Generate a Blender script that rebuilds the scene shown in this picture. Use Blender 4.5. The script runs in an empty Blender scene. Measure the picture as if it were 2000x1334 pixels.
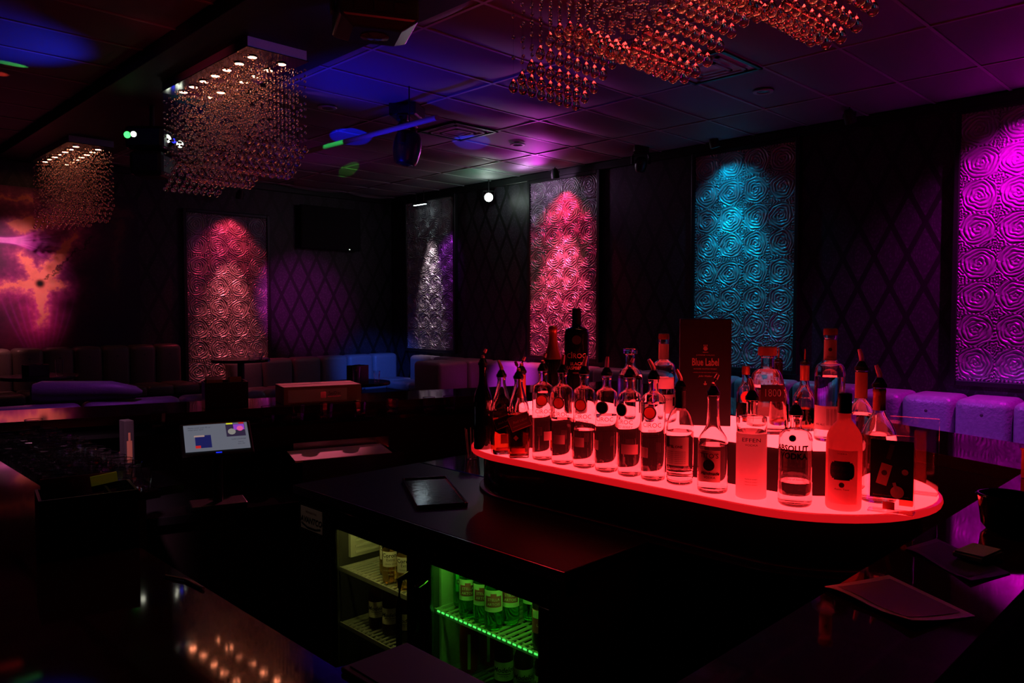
import bpy, bmesh, math, random
import numpy as np
from mathutils import Vector, Matrix
random.seed(7); rng = np.random.default_rng(7)
PI = math.pi; R = math.radians
SC = bpy.context.scene; COL = SC.collection

# ------------------------------------------------------------------ camera
cam = bpy.data.cameras.new('camera'); camo = bpy.data.objects.new('camera', cam); COL.objects.link(camo)
cam.sensor_width = 36.0; cam.lens = 27.0; cam.clip_start = 0.02
YAW = R(45.4); PITCH = math.atan(62 / 1500)
fwd = Vector((math.cos(YAW) * math.cos(PITCH), math.sin(YAW) * math.cos(PITCH), -math.sin(PITCH)))
camo.location = (0, 0, 1.6); camo.rotation_euler = fwd.to_track_quat('-Z', 'Y').to_euler()
SC.camera = camo
# ------------------------------------------------------------------ world, view, light settings
w = bpy.data.worlds.new('world'); SC.world = w; w.use_nodes = True
w.node_tree.nodes['Background'].inputs[0].default_value = (0.02, 0.012, 0.03, 1)
w.node_tree.nodes['Background'].inputs[1].default_value = 0.01
vs = SC.view_settings; vs.view_transform = 'Standard'; vs.look = 'None'; vs.exposure = 0.0; vs.gamma = 1.0; vs.use_curve_mapping = False
cy = SC.cycles
cy.max_bounces = 14; cy.diffuse_bounces = 3; cy.glossy_bounces = 4; cy.transmission_bounces = 14; cy.transparent_max_bounces = 12
cy.caustics_reflective = False; cy.caustics_refractive = True; cy.sample_clamp_indirect = 2.0; cy.blur_glossy = 0.1
cy.use_denoising = True

def spot(name, loc, target, col, power, deg, blend=0.5, rad=0.02):
    l = bpy.data.lights.new(name, 'SPOT'); o = bpy.data.objects.new(name, l); COL.objects.link(o)
    l.color = col; l.energy = power; l.spot_size = R(deg); l.spot_blend = blend; l.shadow_soft_size = rad
    o.location = loc; o.rotation_euler = (Vector(target) - Vector(loc)).to_track_quat('-Z', 'Y').to_euler()
    return o
def point(name, loc, col, power, rad=0.03):
    l = bpy.data.lights.new(name, 'POINT'); o = bpy.data.objects.new(name, l); COL.objects.link(o)
    l.color = col; l.energy = power; l.shadow_soft_size = rad; o.location = loc
    return o

# ------------------------------------------------------------------ materials
def mat(name, col, rough=0.5, metal=0.0, emit=None, es=0.0, trans=0.0, ior=1.45, coat=0.0, spec=0.5, noise=0, ncol=None, bump=0.0, bscale=60, sheen=0):
    m = bpy.data.materials.new(name); m.use_nodes = True; nt = m.node_tree; b = nt.nodes['Principled BSDF']
    b.inputs['Base Color'].default_value = (*col, 1); b.inputs['Roughness'].default_value = rough
    b.inputs['Metallic'].default_value = metal; b.inputs['IOR'].default_value = ior
    b.inputs['Transmission Weight'].default_value = trans; b.inputs['Coat Weight'].default_value = coat
    b.inputs['Specular IOR Level'].default_value = spec; b.inputs['Sheen Weight'].default_value = sheen
    if emit: b.inputs['Emission Color'].default_value = (*emit, 1); b.inputs['Emission Strength'].default_value = es
    if noise or bump:
        tc = nt.nodes.new('ShaderNodeTexCoord'); n = nt.nodes.new('ShaderNodeTexNoise')
        n.inputs['Scale'].default_value = noise or bscale; n.inputs['Detail'].default_value = 4
        nt.links.new(tc.outputs['Object'], n.inputs['Vector'])
        if noise:
            mx = nt.nodes.new('ShaderNodeMix'); mx.data_type = 'RGBA'
            mx.inputs['A'].default_value = (*col, 1); mx.inputs['B'].default_value = (*(ncol or [c * 0.5 for c in col]), 1)
            nt.links.new(n.outputs['Fac'], mx.inputs['Factor']); nt.links.new(mx.outputs['Result'], b.inputs['Base Color'])
        if bump:
            n2 = nt.nodes.new('ShaderNodeTexNoise'); n2.inputs['Scale'].default_value = bscale
            nt.links.new(tc.outputs['Object'], n2.inputs['Vector'])
            bp = nt.nodes.new('ShaderNodeBump'); bp.inputs['Strength'].default_value = bump; bp.inputs['Distance'].default_value = 0.01
            nt.links.new(n2.outputs['Fac'], bp.inputs['Height']); nt.links.new(bp.outputs['Normal'], b.inputs['Normal'])
    return m

M = {}
M['black'] = mat('black_paint', (0.012, 0.012, 0.013), 0.5)
M['gloss_black'] = mat('gloss_black', (0.008, 0.008, 0.009), 0.12, coat=0.3)
M['matte_black'] = mat('matte_black', (0.006, 0.006, 0.007), 0.8)
M['black_plastic'] = mat('black_plastic', (0.012, 0.012, 0.013), 0.35, bump=0.05, bscale=250)
M['bar_wood'] = mat('mahogany_varnish', (0.06, 0.012, 0.009), 0.045, ior=1.6, noise=9, ncol=(0.03, 0.006, 0.005))
M['bar_wood'].node_tree.nodes['Principled BSDF'].inputs['Specular Tint'].default_value = (1.0, 0.32, 0.3, 1)
M['cooler_top'] = mat('cooler_top', (0.006, 0.006, 0.007), 0.4, spec=0.12)
M['bar_body'] = mat('bar_body', (0.012, 0.008, 0.008), 0.45)
M['floor'] = mat('floor', (0.012, 0.01, 0.012), 0.5, noise=14, ncol=(0.02, 0.014, 0.018))
M['tile'] = mat('ceiling_tile', (0.17, 0.17, 0.18), 0.65, bump=0.12, bscale=160)
M['grid'] = mat('grid_bar', (0.33, 0.33, 0.34), 0.5)
M['soffit'] = mat('soffit', (0.008, 0.008, 0.01), 0.6, bump=0.1, bscale=90)
M['rose'] = mat('rose_relief', (0.4, 0.4, 0.41), 0.3, metal=0.3, bump=0.04, bscale=120)
M['frame'] = mat('panel_frame', (0.008, 0.008, 0.009), 0.4)
M['fabric'] = mat('lounge_leather', (0.2, 0.2, 0.22), 0.42, noise=40, ncol=(0.16, 0.16, 0.18), bump=0.25, bscale=70)
M['fabric2'] = mat('damask_leather', (0.4, 0.4, 0.43), 0.36, noise=26, ncol=(0.2, 0.2, 0.24), bump=0.5, bscale=45)
M['cream_leather'] = mat('cream_leather', (0.13, 0.105, 0.1), 0.36, noise=50, ncol=(0.1, 0.085, 0.08), bump=0.2, bscale=80)
M['button'] = mat('button', (0.06, 0.05, 0.05), 0.5)
M['chrome'] = mat('chrome', (0.75, 0.75, 0.77), 0.08, metal=1.0)
M['steel'] = mat('brushed_steel', (0.42, 0.42, 0.44), 0.22, metal=1.0, bump=0.05, bscale=300)
M['tray_steel'] = mat('tray_steel', (0.7, 0.7, 0.72), 0.1, metal=1.0, bump=0.03, bscale=40)
M['canopy'] = mat('mirror_canopy', (0.55, 0.5, 0.5), 0.12, metal=1.0)
M['canopy_side'] = mat('canopy_side', (0.6, 0.6, 0.62), 0.4)
M['crystal'] = mat('crystal', (1.0, 0.78, 0.7), 0.0, trans=1.0, ior=1.65)
M['bulb'] = mat('bulb', (1, 0.7, 0.5), 0.4, emit=(1.0, 0.36, 0.17), es=22)
M['acrylic_lit'] = mat('lit_acrylic', (0.5, 0.05, 0.05), 0.3, emit=(1.0, 0.024, 0.032), es=5.2)
M['acrylic_upper'] = mat('lit_acrylic_upper', (0.5, 0.05, 0.05), 0.3, emit=(1.0, 0.035, 0.045), es=6.0)
M['acrylic_edge'] = mat('lit_acrylic_edge', (0.4, 0.02, 0.02), 0.25, emit=(1.0, 0.008, 0.014), es=0.55)
M['glass'] = mat('clear_glass', (1, 1, 1), 0.0, trans=1.0, ior=1.45)
M['glass_tumbler'] = mat('tumbler_glass', (1, 1, 1), 0.04, trans=1.0, ior=1.5)
M['pane'] = mat('door_glass', (0.96, 1.0, 0.97), 0.0, trans=1.0, ior=1.2)
M['acrylic'] = mat('clear_acrylic', (1, 0.98, 0.98), 0.02, trans=1.0, ior=1.4)
M['liquid'] = mat('clear_spirit', (1, 1, 1), 0.0, trans=1.0, ior=1.33)
M['amber'] = mat('amber_spirit', (0.16, 0.05, 0.012), 0.0, trans=1.0, ior=1.34)
M['gold_beer'] = mat('pale_lager', (0.9, 0.55, 0.12), 0.0, trans=1.0, ior=1.34)
M['tequila'] = mat('blanco', (1.0, 0.85, 0.8), 0.0, trans=1.0, ior=1.34)
def frosted(name, col, tl, k):
    m = mat(name, col, 0.45); nt = m.node_tree; b = nt.nodes['Principled BSDF']
    t = nt.nodes.new('ShaderNodeBsdfTranslucent'); t.inputs[0].default_value = (*tl, 1)
    x = nt.nodes.new('ShaderNodeMixShader'); x.inputs[0].default_value = k
    nt.links.new(b.outputs[0], x.inputs[1]); nt.links.new(t.outputs[0], x.inputs[2]); nt.links.new(x.outputs[0], nt.nodes['Material Output'].inputs[0])
    return m
M['frost'] = frosted('frosted_glass', (0.85, 0.75, 0.75), (0.95, 0.85, 0.85), 0.65)
M['frost_pink'] = frosted('frosted_pink', (0.9, 0.5, 0.48), (0.98, 0.6, 0.55), 0.6)
M['seal_wax'] = frosted('seal_wax', (0.9, 0.25, 0.2), (0.95, 0.35, 0.3), 0.7)
M['paper_glow'] = mat('thin_paper', (0.95, 0.7, 0.66), 0.6)
M['green_glass'] = mat('green_glass', (0.42, 0.9, 0.3), 0.02, trans=1.0, ior=1.4)
M['brown_glass'] = mat('brown_glass', (0.09, 0.03, 0.008), 0.03, trans=0.9, ior=1.45)
M['dark_glass'] = mat('dark_glass', (0.006, 0.006, 0.008), 0.05, trans=0.0, coat=0.5)
M['cap_black'] = mat('cap_black', (0.01, 0.01, 0.01), 0.35)
M['spout'] = mat('spout_plastic', (1.0, 0.62, 0.55), 0.18, trans=0.45, ior=1.4)
M['copper'] = mat('copper_foil', (0.75, 0.3, 0.16), 0.32, metal=0.7)
M['cork'] = mat('wooden_stopper', (0.35, 0.17, 0.09), 0.5)
M['gold_foil'] = mat('gold_foil', (0.7, 0.62, 0.25), 0.4, metal=0.5)
M['paper'] = mat('white_label', (0.75, 0.73, 0.7), 0.6)
M['paper_red'] = mat('red_sticker', (0.85, 0.12, 0.09), 0.6)
M['paper_pale'] = mat('pale_label', (0.7, 0.66, 0.55), 0.6)
M['paper_dark'] = mat('dark_label', (0.03, 0.025, 0.03), 0.5)
M['maroon'] = mat('maroon_label', (0.12, 0.01, 0.03), 0.5)
M['ink'] = mat('black_ink', (0.01, 0.01, 0.012), 0.6)
M['ink_white'] = mat('white_ink', (0.8, 0.8, 0.8), 0.5)
M['ink_gold'] = mat('gold_ink', (0.9, 0.62, 0.4), 0.3, metal=0.6)
M['tan_print'] = mat('tan_print', (0.9, 0.6, 0.48), 0.6)
M['cardboard'] = mat('cardboard', (0.42, 0.26, 0.17), 0.8, noise=20, ncol=(0.36, 0.22, 0.14))
M['green_led'] = mat('green_led', (0.1, 1, 0.1), 0.4, emit=(0.2, 1.0, 0.06), es=60)
M['yellow_led'] = mat('yellow_led', (0.8, 1, 0.2), 0.4, emit=(0.8, 0.75, 0.16), es=44)
M['green_lip'] = mat('green_lip', (0.1, 1, 0.1), 0.4, emit=(0.08, 0.9, 0.12), es=1.2)
M['cooler_in'] = mat('cooler_liner', (0.35, 0.36, 0.33), 0.5)
M['shelf_wire'] = mat('shelf_wire', (0.5, 0.52, 0.5), 0.35)
M['can_red'] = mat('can_red', (0.35, 0.02, 0.02), 0.3, metal=0.4)
M['can_dark'] = mat('can_dark', (0.03, 0.015, 0.015), 0.35)
M['alu'] = mat('aluminium', (0.6, 0.6, 0.6), 0.3, metal=1)
M['led_white'] = mat('led_white', (1, 1, 1), 0.4, emit=(0.9, 1.0, 0.92), es=30)
M['led_strip'] = mat('led_strip_white', (1, 1, 1), 0.4, emit=(0.75, 0.95, 1.0), es=5)
M['led_pink'] = mat('led_pink', (1, 0.5, 0.8), 0.4, emit=(1.0, 0.45, 0.75), es=6)
M['led_purple'] = mat('led_purple', (0.6, 0.1, 0.8), 0.4, emit=(0.42, 0.06, 0.55), es=1.0)
M['led_magenta'] = mat('led_magenta', (0.8, 0.1, 0.8), 0.4, emit=(0.9, 0.1, 0.9), es=4)
M['led_cyan'] = mat('led_cyan', (0.1, 0.6, 0.9), 0.4, emit=(0.05, 0.5, 0.9), es=2)
M['led_red'] = mat('led_red', (1, 0.1, 0.1), 0.4, emit=(1.0, 0.06, 0.08), es=2.2)
M['led_green'] = mat('led_green', (0.1, 1, 0.3), 0.4, emit=(0.05, 1.0, 0.12), es=3)
M['lens_white'] = mat('lens_white', (1, 1, 1), 0.3, emit=(0.85, 1.0, 0.8), es=3.0)
M['lens_blue'] = mat('lens_blue', (0.1, 0.1, 1), 0.3, emit=(0.02, 0.03, 1.0), es=2.0)
M['lens_off'] = mat('lens_off', (0.05, 0.05, 0.06), 0.08, coat=0.5)
M['tabletop'] = mat('tabletop', (0.015, 0.012, 0.014), 0.2)
M['red_leather'] = mat('red_board', (0.09, 0.01, 0.012), 0.45)
M['menu'] = mat('menu_board', (0.24, 0.06, 0.05), 0.5)
M['menu_lit_edge'] = mat('menu_lit_edge', (0.85, 0.4, 0.38), 0.4)  # display light along the sheet's edges is put into this paler colour
M['yellow'] = mat('yellow_card', (0.75, 0.72, 0.05), 0.6, emit=(0.7, 0.68, 0.02), es=0.0)
M['red_lit_box'] = mat('orange_card', (0.7, 0.22, 0.12), 0.5)
M['screen_bg'] = mat('screen_bg', (0.2, 0.2, 0.24), 0.3, emit=(0.3, 0.33, 0.42), es=0.34)
def scr(n, c, s): M[n] = mat(n, (0.02, 0.02, 0.02), 0.3, emit=c, es=s)
scr('scr_blue', (0.01, 0.012, 0.09), 0.9); scr('scr_red', (0.55, 0.02, 0.02), 0.8); scr('scr_cream', (0.55, 0.36, 0.32), 0.6)
scr('scr_ink', (0.03, 0.03, 0.05), 0.5); scr('scr_yellow', (0.7, 0.7, 0.02), 0.9); scr('scr_dark', (0.03, 0.02, 0.05), 0.8)
scr('scr_purple', (0.25, 0.05, 0.5), 0.9); scr('scr_pink', (0.8, 0.1, 0.35), 0.8); scr('scr_grey', (0.35, 0.33, 0.3), 0.6); scr('scr_led', (0.01, 0.03, 0.9), 1.0)

def wallpaper(name, axis):
    m = bpy.data.materials.new(name); m.use_nodes = True; nt = m.node_tree; b = nt.nodes['Principled BSDF']
    N = nt.nodes.new; L = nt.links.new
    tc = N('ShaderNodeTexCoord'); sx = N('ShaderNodeSeparateXYZ'); L(tc.outputs['Object'], sx.inputs[0])
    def mth(op, a, bb=None):
        n = N('ShaderNodeMath'); n.operation = op
        for i, v in enumerate((a, bb)):
            if v is None: continue
            if isinstance(v, (int, float)): n.inputs[i].default_value = v
            else: L(v, n.inputs[i])
        return n.outputs[0]
    u = mth('MULTIPLY', sx.outputs[axis], 1 / 0.31); v = mth('MULTIPLY', sx.outputs['Z'], 1 / 0.61)
    fa = mth('FRACT', mth('ADD', u, v)); fb = mth('FRACT', mth('SUBTRACT', u, v))
    da = mth('ABSOLUTE', mth('SUBTRACT', fa, 0.5)); db = mth('ABSOLUTE', mth('SUBTRACT', fb, 0.5))
    strap = mth('GREATER_THAN', mth('MAXIMUM', da, db), 0.41)
    mid = mth('SQRT', mth('ADD', mth('MULTIPLY', da, da), mth('MULTIPLY', db, db)))
    rings = mth('MULTIPLY', mth('ADD', mth('SINE', mth('MULTIPLY', mid, 62)), 1.0), 0.5)
    no = N('ShaderNodeTexVoronoi'); no.inputs['Scale'].default_value = 34; L(tc.outputs['Object'], no.inputs['Vector'])
    orn = mth('MULTIPLY', mth('LESS_THAN', no.outputs['Distance'], 0.45), rings)
    mx = N('ShaderNodeMix'); mx.data_type = 'RGBA'; L(orn, mx.inputs['Factor'])
    mx.inputs['A'].default_value = (0.022, 0.017, 0.025, 1); mx.inputs['B'].default_value = (0.05, 0.04, 0.057, 1)
    m2 = N('ShaderNodeMix'); m2.data_type = 'RGBA'; L(strap, m2.inputs['Factor']); L(mx.outputs['Result'], m2.inputs['A'])
    m2.inputs['B'].default_value = (0.004, 0.004, 0.0045, 1); L(m2.outputs['Result'], b.inputs['Base Color'])
    b.inputs['Roughness'].default_value = 0.5
    bp = N('ShaderNodeBump'); bp.inputs['Strength'].default_value = 0.4; bp.inputs['Distance'].default_value = 0.006
    L(strap, bp.inputs['Height']); L(bp.outputs['Normal'], b.inputs['Normal'])
    return m
M['paper_x'] = wallpaper('lattice_wallpaper_x', 'X'); M['paper_y'] = wallpaper('lattice_wallpaper_y', 'Y')

# ------------------------------------------------------------------ mesh helpers
class MB:
    def __init__(s): s.v = []; s.f = []
    def add(s, v, f):
        o = len(s.v); s.v += [tuple(p) for p in v]; s.f += [tuple(i + o for i in q) for q in f]; return s
    def box(s, c, d, rz=0, rx=0, ry=0):
        m = Matrix.Translation(c) @ Matrix.Rotation(rz, 4, 'Z') @ Matrix.Rotation(ry, 4, 'Y') @ Matrix.Rotation(rx, 4, 'X')
        v = [m @ Vector((x * d[0] / 2, y * d[1] / 2, z * d[2] / 2)) for z in (-1, 1) for y in (-1, 1) for x in (-1, 1)]
        return s.add(v, [(0, 2, 3, 1), (4, 5, 7, 6), (0, 1, 5, 4), (2, 6, 7, 3), (0, 4, 6, 2), (1, 3, 7, 5)])
    def lathe(s, prof, n=28, sq=None, off=(0, 0, 0), cap=True):
        base = len(s.v); ox, oy, oz = off
        for k, (r, z) in enumerate(prof):
            q = sq(z) if sq else 0
            for i in range(n):
                a = 2 * PI * (i + 0.5) / n; c, si = math.cos(a), math.sin(a); rr = r
                if q: rr = r * ((1 - q) + q / (abs(c) ** 6 + abs(si) ** 6) ** (1 / 6))
                s.v.append((ox + rr * c, oy + rr * si, oz + z))
        for k in range(len(prof) - 1):
            for i in range(n):
                j = (i + 1) % n
                s.f.append((base + k * n + i, base + k * n + j, base + (k + 1) * n + j, base + (k + 1) * n + i))
        if cap:
            s.f.append(tuple(base + i for i in reversed(range(n)))); t = base + (len(prof) - 1) * n
            s.f.append(tuple(t + i for i in range(n)))
        return s
    def tube(s, pts, r, n=10, cap=True):
        pts = [Vector(p) for p in pts]; base = len(s.v)
        rs = r if isinstance(r, (list, tuple)) else [r] * len(pts)
        for k, p in enumerate(pts):
            t = (pts[min(k + 1, len(pts) - 1)] - pts[max(k - 1, 0)]).normalized()
            a = Vector((0, 0, 1)) if abs(t.z) < 0.95 else Vector((1, 0, 0))
            x = t.cross(a).normalized(); y = t.cross(x)
            for i in range(n):
                an = 2 * PI * i / n; s.v.append(tuple(p + rs[k] * (x * math.cos(an) + y * math.sin(an))))
        for k in range(len(pts) - 1):
            for i in range(n):
                j = (i + 1) % n
                s.f.append((base + k * n + i, base + k * n + j, base + (k + 1) * n + j, base + (k + 1) * n + i))
        if cap:
            s.f.append(tuple(base + i for i in reversed(range(n)))); t = base + (len(pts) - 1) * n
            s.f.append(tuple(t + i for i in range(n)))
        return s
    def prism(s, poly, z0, z1):
        n = len(poly)
        return s.add([(x, y, z0) for x, y in poly] + [(x, y, z1) for x, y in poly],
                     [tuple(reversed(range(n))), tuple(range(n, 2 * n))] + [(i, (i + 1) % n, n + (i + 1) % n, n + i) for i in range(n)])
    def patch(s, rad, a0, a1, z0, z1, n=10, t=0.0006):
        # a thin label curved round a cylinder; angles measured from -Y
        base = len(s.v)
        for rr in (rad, rad + t):
            for z in (z0, z1):
                for i in range(n + 1):
                    a = a0 + (a1 - a0) * i / n; s.v.append((rr * math.sin(a), -rr * math.cos(a), z))
        k = n + 1
        for i in range(n):
            s.f.append((base + 2 * k + i, base + 2 * k + i + 1, base + 3 * k + i + 1, base + 3 * k + i))
            s.f.append((base + i + 1, base + i, base + k + i, base + k + i + 1))
            s.f.append((base + i, base + i + 1, base + 2 * k + i + 1, base + 2 * k + i))
            s.f.append((base + k + i + 1, base + k + i, base + 3 * k + i, base + 3 * k + i + 1))
        s.f.append((base, base + 2 * k, base + 3 * k, base + k)); e = n
        s.f.append((base + e, base + k + e, base + 3 * k + e, base + 2 * k + e))
        return s
    def mesh(s, name, m, smooth=False, bevel=0, seg=2):
        me = bpy.data.meshes.new(name); me.from_pydata(s.v, [], s.f)
        bm = bmesh.new(); bm.from_mesh(me)
        if bevel:
            es = [e for e in bm.edges if len(e.link_faces) == 2 and e.calc_face_angle(0) > 0.5]
            bmesh.ops.bevel(bm, geom=es, offset=bevel, segments=seg, profile=0.5, affect='EDGES', clamp_overlap=True)
        bmesh.ops.recalc_face_normals(bm, faces=bm.faces)
        if smooth:
            for f in bm.faces: f.smooth = True
            for e in bm.edges:
                if len(e.link_faces) == 2 and e.calc_face_angle(0) > 0.7: e.smooth = False
        bm.to_mesh(me); bm.free()
        if m: me.materials.append(M[m] if isinstance(m, str) else m)
        return me
    def build(s, name, m, parent=None, smooth=False, bevel=0, seg=2, loc=None, rot=None):
        return put(name, s.mesh(name, m, smooth, bevel, seg), parent, loc, rot)
def put(name, me, parent=None, loc=None, rot=None):
    o = bpy.data.objects.new(name, me); COL.objects.link(o)
    if parent: o.parent = parent
    if loc: o.location = loc
    if rot: o.rotation_euler = rot
    return o
def tag(o, label=None, cat=None, group=None, kind=None):
    if label: o['label'] = label
    if cat: o['category'] = cat
    if group: o['group'] = group
    if kind: o['kind'] = kind
    return o
def thing(name, label, cat, loc=(0, 0, 0), rz=0, group=None):
    o = bpy.data.objects.new(name, None); COL.objects.link(o); o.location = loc; o.rotation_euler = (0, 0, rz)
    o.empty_display_size = 0.1
    return tag(o, label, cat, group)
def dup(root, loc=None, rz=None, label=None, group=None):
    def cp(o, par):
        c = o.copy(); COL.objects.link(c); c.parent = par
        for ch in o.children: cp(ch, c)
        return c
    r = cp(root, None)
    if loc: r.location = loc
    if rz is not None: r.rotation_euler = (0, 0, rz)
    if label: r['label'] = label
    if group: r['group'] = group
    return r
def chaikin(p, it=2):
    for _ in range(it):
        q = [p[0]]
        for a, b in zip(p[:-1], p[1:]):
            q += [(a[0] * .75 + b[0] * .25, a[1] * .75 + b[1] * .25), (a[0] * .25 + b[0] * .75, a[1] * .25 + b[1] * .75)]
        p = q + [p[-1]]
    return p
_tc = {}
def text(s, size, m, bend=None, name='lettering', parent=None, loc=(0, 0, 0), rot=None, shear=0, sx=1.0, bold=0.0, flat_front=True):
    """flat lettering in the X-Z plane facing -Y; bend = radius to wrap it round a bottle"""
    key = (s, size, bend, m, shear, sx, bold)
    if key not in _tc:
        c = bpy.data.curves.new('t', 'FONT'); c.body = s; c.size = size; c.align_x = 'CENTER'; c.align_y = 'CENTER'
        c.shear = shear; c.offset = bold; c.resolution_u = 2
        o = bpy.data.objects.new('t', c); COL.objects.link(o); bpy.context.view_layer.update()
        me = bpy.data.meshes.new_from_object(o.evaluated_get(bpy.context.evaluated_depsgraph_get()))
        bpy.data.objects.remove(o); me.name = 'lettering'
        for v in me.vertices:
            x, z = v.co.x * sx, v.co.y
            v.co = (bend * math.sin(x / bend), -bend * math.cos(x / bend), z) if bend else (x, 0, z)
        me.materials.clear(); me.materials.append(M[m]); _tc[key] = me
    return put(name, _tc[key], parent, loc, rot)
def face_cam(x, y): return math.atan2(y, x) - PI / 2      # turns local -Y towards the bar front where the photographer stands

# ------------------------------------------------------------------ room shell
XW, YW, ZC = 7.99, 11.11, 3.53
X0, Y0 = -4.0, -3.0
def struct(name, mb, m, **k): return tag(mb.build(name, m, **k), kind='structure')
struct('floor', MB().box(((X0 + XW) / 2, (Y0 + YW) / 2, -0.05), (XW - X0 + .4, YW - Y0 + .4, 0.1)), 'floor')
struct('wall_right', MB().box((XW + 0.1, (Y0 + YW) / 2, ZC / 2 + .1), (0.2, YW - Y0 + .4, ZC + .2)), 'paper_y')
struct('wall_back', MB().box(((X0 + XW) / 2, YW + 0.1, ZC / 2 + .1), (XW - X0, 0.2, ZC + .2)), 'paper_x')
struct('wall_left', MB().box((X0 - 0.1, (Y0 + YW) / 2, ZC / 2 + .1), (0.2, YW - Y0 + .4, ZC + .2)), 'matte_black')
struct('wall_front', MB().box(((X0 + XW) / 2, Y0 - 0.1, ZC / 2 + .1), (XW - X0, 0.2, ZC + .2)), 'matte_black')
ceil = struct('ceiling', MB().box(((X0 + XW) / 2, (Y0 + YW) / 2, ZC + 0.12), (XW - X0, YW - Y0, 0.1)), 'matte_black')
struct('trim_1', MB().box((XW - 0.03, (Y0 + YW) / 2, ZC - 0.05), (0.06, YW - Y0, 0.1)), 'frame', bevel=0.008)
struct('trim_2', MB().box(((X0 + XW) / 2, YW - 0.03, ZC - 0.05), (XW - X0, 0.06, 0.1)), 'frame', bevel=0.008)
SX0, SX1, SZ = 2.12, 3.08, 3.43
struct('trim_3', MB().box(((SX0 + SX1) / 2, (Y0 + YW) / 2, (SZ + ZC) / 2 + .03), (SX1 - SX0, YW - Y0 - .02, ZC - SZ + .06)), 'soffit', bevel=0.006)
struct('baseboard_right', MB().box((XW - 0.01, (Y0 + YW) / 2, 0.06), (0.02, YW - Y0, 0.12)), 'frame')
struct('baseboard_back', MB().box(((X0 + XW) / 2, YW - 0.01, 0.06), (XW - X0, 0.02, 0.12)), 'frame')
# suspended ceiling: sagging tiles between metal grid bars
_tm = {}
def tile_mesh(wx, wy, sag):
    k = (round(wx, 3), round(wy, 3), sag)
    if k not in _tm:
        mb = MB(); nx, ny = 9, 7; v = []; f = []
        for j in range(ny + 1):
            for i in range(nx + 1):
                a, b = i / nx, j / ny
                s = sag * (math.sin(PI * a) ** 0.8) * (math.sin(PI * b) ** 0.8) if 0 < i < nx and 0 < j < ny else 0
                v.append(((a - .5) * wx, (b - .5) * wy, -s))
        for j in range(ny):
            for i in range(nx):
                q = j * (nx + 1) + i; f.append((q, q + nx + 1, q + nx + 2, q + 1))
        n = len(v); v += [(-wx / 2, -wy / 2, .015), (wx / 2, -wy / 2, .015), (wx / 2, wy / 2, .015), (-wx / 2, wy / 2, .015)]
        f += [(n, n + 1, n + 2, n + 3), ]
        mb.add(v, f); me = mb.mesh('ceiling_tile', 'tile', smooth=True); _tm[k] = me
    return _tm[k]
ybars = [6.06 + .61 * k for k in range(-12, 9)]
def ceil_region(xs, ys):
    for a, b in zip(xs[:-1], xs[1:]):
        for c, d in zip(ys[:-1], ys[1:]):
            cx, cyy = (a + b) / 2, (c + d) / 2
            sag = (0.012, 0.026, 0.038, 0.05)[int((cx * 7 + cyy * 13)) % 4]
            if any(a < px < b and c < py < d for px, py in ((5.455, 6.365), (5.455, 3.315), (6.37, 3.315), (6.37, 6.365), (3.93, 6.48))): sag = 0.003
            o = put('ceiling_tile', tile_mesh(b - a - .012, d - c - .012, sag), ceil, (cx, cyy, ZC + 0.004))
            o.rotation_euler = (random.uniform(-.006, .006), random.uniform(-.004, .004), 0)
    for x in xs[1:-1]:
        MB().box((x, (ys[0] + ys[-1]) / 2, ZC - .001), (0.024, ys[-1] - ys[0], 0.01)).build('grid_bar', 'grid', ceil)
    for y in ys[1:-1]:
        MB().box(((xs[0] + xs[-1]) / 2, y, ZC - .001), (xs[-1] - xs[0], 0.024, 0.0092)).build('grid_bar', 'grid', ceil)
ys_all = [0.57] + [y for y in ybars if 0.6 < y < 11.0] + [11.05]
ceil_region([SX1, 3.32, 4.54, 5.76, 6.98, 7.93], ys_all)
ceil_region([-1.5, -.3, .9, SX0], [2.4] + [y for y in ybars if 2.6 < y < 11.0] + [11.05])
struct('trim_4', MB().box((1.5, -1.2, ZC + .02), (11, 3.5, .06)), 'matte_black')
struct('trim_5', MB().box((-2.8, 5.8, ZC + .02), (2.6, 10.6, .06)), 'matte_black')
struct('trim_6', MB().box((.3, 1.5, ZC + .02), (3.6, 1.85, .06)), 'matte_black')

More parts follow.
